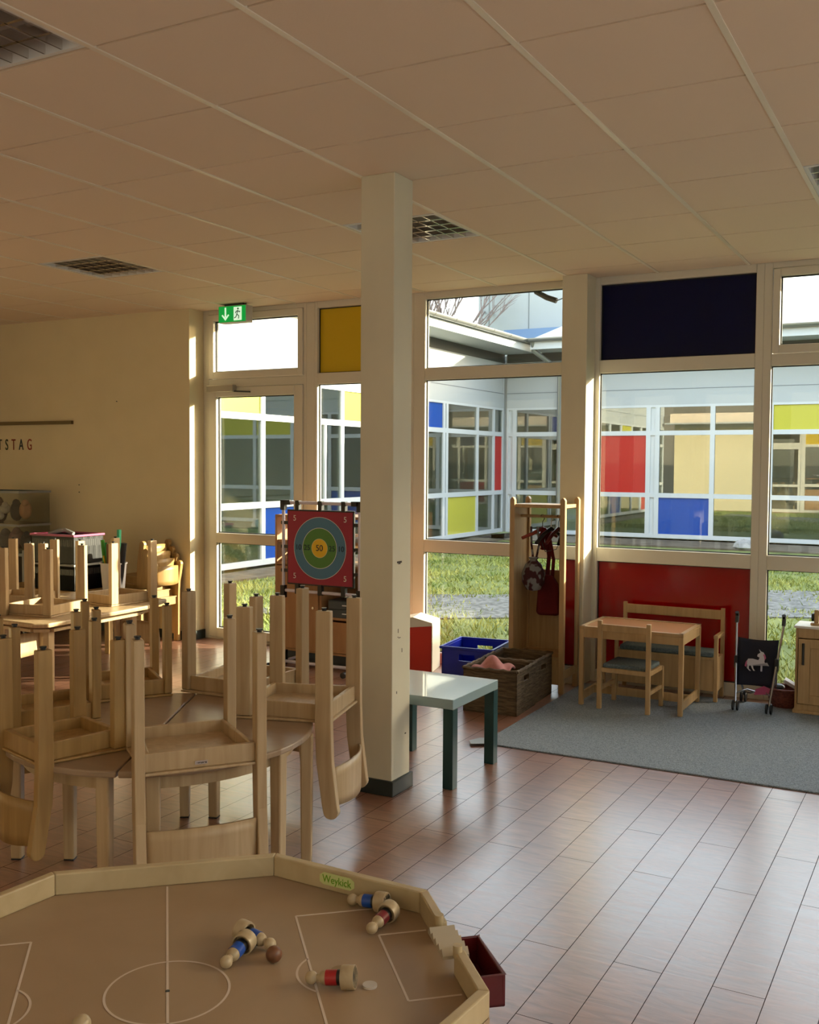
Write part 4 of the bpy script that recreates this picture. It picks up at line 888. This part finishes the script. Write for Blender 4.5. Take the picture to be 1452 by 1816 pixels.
arc(0, 0, .108, 0, 2*PI, 64)
for s in (-1, 1):
    a0, a1 = sorted((s*(.258-lw), s*(.258+lw))); lm.box(a0, a1, -.247, .247, z0, z1)
    for y in (-.247, .247): a0, a1 = sorted((s*.258, s*.455)); lm.box(a0, a1, y-lw, y+lw, z0, z1)
    a0, a1 = sorted((s*(.408-lw), s*(.408+lw))); lm.box(a0, a1, -.127, .127, z0, z1)
    for y in (-.127, .127): a0, a1 = sorted((s*.408, s*.505)); lm.box(a0, a1, y-lw, y+lw, z0, z1)
    if s > 0: arc(.312, 0, .082, PI-.86, PI+.86, 24)
    else: arc(-.312, 0, .082, -.86, .86, 24)
lm.build('field_lines', mat('line_white', (.62, .52, .44), .6), gt)
MB().lathe([(0, .0), (.004, 0), (.004, .0012), (0, .0012)], 12, (0, 0, ZF)).build('centre_spot', darkg, gt)
for s in (-1, 1):
    g_ = MB()
    for k in range(5):
        v0 = -.055+k*.022; g_.prism([(v0, ZR-.012), (v0+.011, ZR-.002), (v0+.022, ZR-.012), (v0+.022, ZR-.018), (v0, ZR-.018)], *sorted((s*.49, s*.54)), 'x')
    g_.build('goal_roof', mat('goal_grey', (.42, .36, .27), .5), gt)
    for y in (-.064, .064): MB().tube([(s*.515, y, ZR-.01), (s*.515, y, ZR+.012)], .009, 12).build('goal_post', rimw, gt, smooth=True)
    x0, x1 = sorted((s*.532, s*.60)); x0 += .0
    bx = MB(); y0, y1 = -.085, .075; zb, zt_ = ZF-.055, ZF+.005
    bx.box(x0, x1, y0, y1, zb, zb+.006).box(x0, x0+.006, y0, y1, zb, zt_-.02).box(x1-.006, x1, y0, y1, zb, zt_).box(x0, x1, y0, y0+.006, zb, zt_).box(x0, x1, y1-.006, y1, zb, zt_)
    bx.build('goal_box', mat('wine_red_box', (.10, .006, .008), .35), gt, .002)
for k, (x, y) in enumerate([(.38, .30), (.38, -.30), (-.38, .30), (-.38, -.30)]): MB().taper((x, y, 0), (.05, .05), (x, y, ZF-.02), (.06, .06)).build('leg', rimw, gt, .004)
# name label inside the upper right rim
pa, pb = IN[0], IN[1]; md = pa.lerp(pb, .455); dirv = (pb-pa).normalized(); nin = Vector((-dirv.y, dirv.x)) if Vector((-dirv.y, dirv.x)).dot(-md) > 0 else Vector((dirv.y, -dirv.x))
ang = math.atan2(dirv.y, dirv.x)
XL_ = T(md.x+nin.x*.0012, md.y+nin.y*.0012, (ZF+ZR)/2+.002) @ rz(ang) @ rx(PI/2)
lab = MB(); lab.X = XL_; lab.prism([(-.045, -.008), (-.035, -.013), (.035, -.013), (.045, -.006), (.045, .008), (.034, .014), (-.034, .014), (-.045, .007)], -.0005, .0006)
lb = lab.build('name_label', mat('label_pale_green', (.60, .68, .30), .5), gt)
text('name_print', 'Weykick', .019, mat('print_green', (.14, .36, .005), .5), lb, XL_ @ T(0, 0, .001) @ Matrix.Diagonal((1.1, 1.25, 1, 1)), .0004)

gU = Vector((math.cos(ga), math.sin(ga))); gV = Vector((-gU.y, gU.x))
def gw(u, v): p = Vector((-1.2112, 1.3330))+gU*u+gV*v; return p
def figure(col, hd, bs, label, lift=0):
    """lying figure: hd, bs = head and base centres (u, v)"""
    t = thing('game_figure', label, 'game figure', (0, 0, 0), 0, 'turned wooden players on the football game')
    # local axis +x from base to head
    MR = ry(PI/2)
    def L(prof, c0=0): b = MB(); b.X = MR; b.lathe(prof, 20); return b
    L([(.0128, .018), (.0128, .022), (.0128, .056), (.011, .062), (.0065, .066), (.006, .072), (0, .072)]).build('body', pinew, t, smooth=True)
    L([(.0135, .032), (.0135, .053)]).build('shirt', col, t, smooth=True)
    L([(.0134, .022), (.0134, .032)]).build('shorts', blackm, t, smooth=True)
    b = MB(); b.X = MR; b.ball((0, 0, .0805), .0118, 18); b.build('head', pinew, t, smooth=True)
    L([(.0185, .0), (.0205, .0), (.021, .002), (.0215, .020), (.0205, .024), (.018, .024), (.018, .012), (.0, .012)]).build('base_cup', pinew, t, smooth=True)
    L([(.0, .0), (.0185, .0), (.0185, .002), (.0, .002)]).build('felt_base', blackm, t)
    h_, b_ = gw(*hd), gw(*bs); dd = h_-b_
    t.location = (b_.x, b_.y, ZF+.0215+lift); t.rotation_euler = (0, math.atan2(.008, .08), math.atan2(dd.y, dd.x))
    return t
blu = mat('player_blue', (.01, .07, .38), .35); red = mat('player_red', (.40, .015, .02), .35); dred = mat('player_wine', (.16, .012, .02), .35)
figure(blu, (.105, .056), (.150, .124), 'blue wooden player lying near midfield, head toward the centre circle')
figure(blu, (.202, .098), (.137, .168), 'blue wooden player lying near midfield with its head behind the brown ball', .0)
figure(red, (.252, -.035), (.325, -.066), 'red wooden player lying across the penalty line')
figure(blu, (.385, .268), (.445, .222), 'blue wooden player lying against the rim beside the maker label')
figure(dred, (.398, .135), (.448, .192), 'dark red wooden player lying in the corner below the blue one')
def spot(nm, u, v, r, m, label, cat, flat=False, z=0):
    p = gw(u, v); b = MB()
    if flat: b.lathe([(0, 0), (r, 0), (r, .004), (0, .004)], 24)
    else: b.ball((0, 0, r), r, 20)
    o = b.build(nm, m, smooth=True); o.location = (p.x, p.y, ZF+z+.0005); return tag(o, label, cat)
spot('ball', .194, .062, .0155, walnut, 'brown wooden ball touching a blue player near midfield', 'ball')
spot('ball', -.137, -.105, .0155, pinew, 'pale wooden ball at the lower picture edge on the football game', 'ball')
spot('wooden_disc', .310, -.003, .019, mat('disc_brown', (.28, .19, .10), .6), 'thin brown disc lying behind the red player', 'disc', True)
spot('wooden_disc', .352, -.064, .013, mat('disc_white', (.5, .46, .42), .6), 'thin whitish disc lying by the base of the red player', 'disc', True)
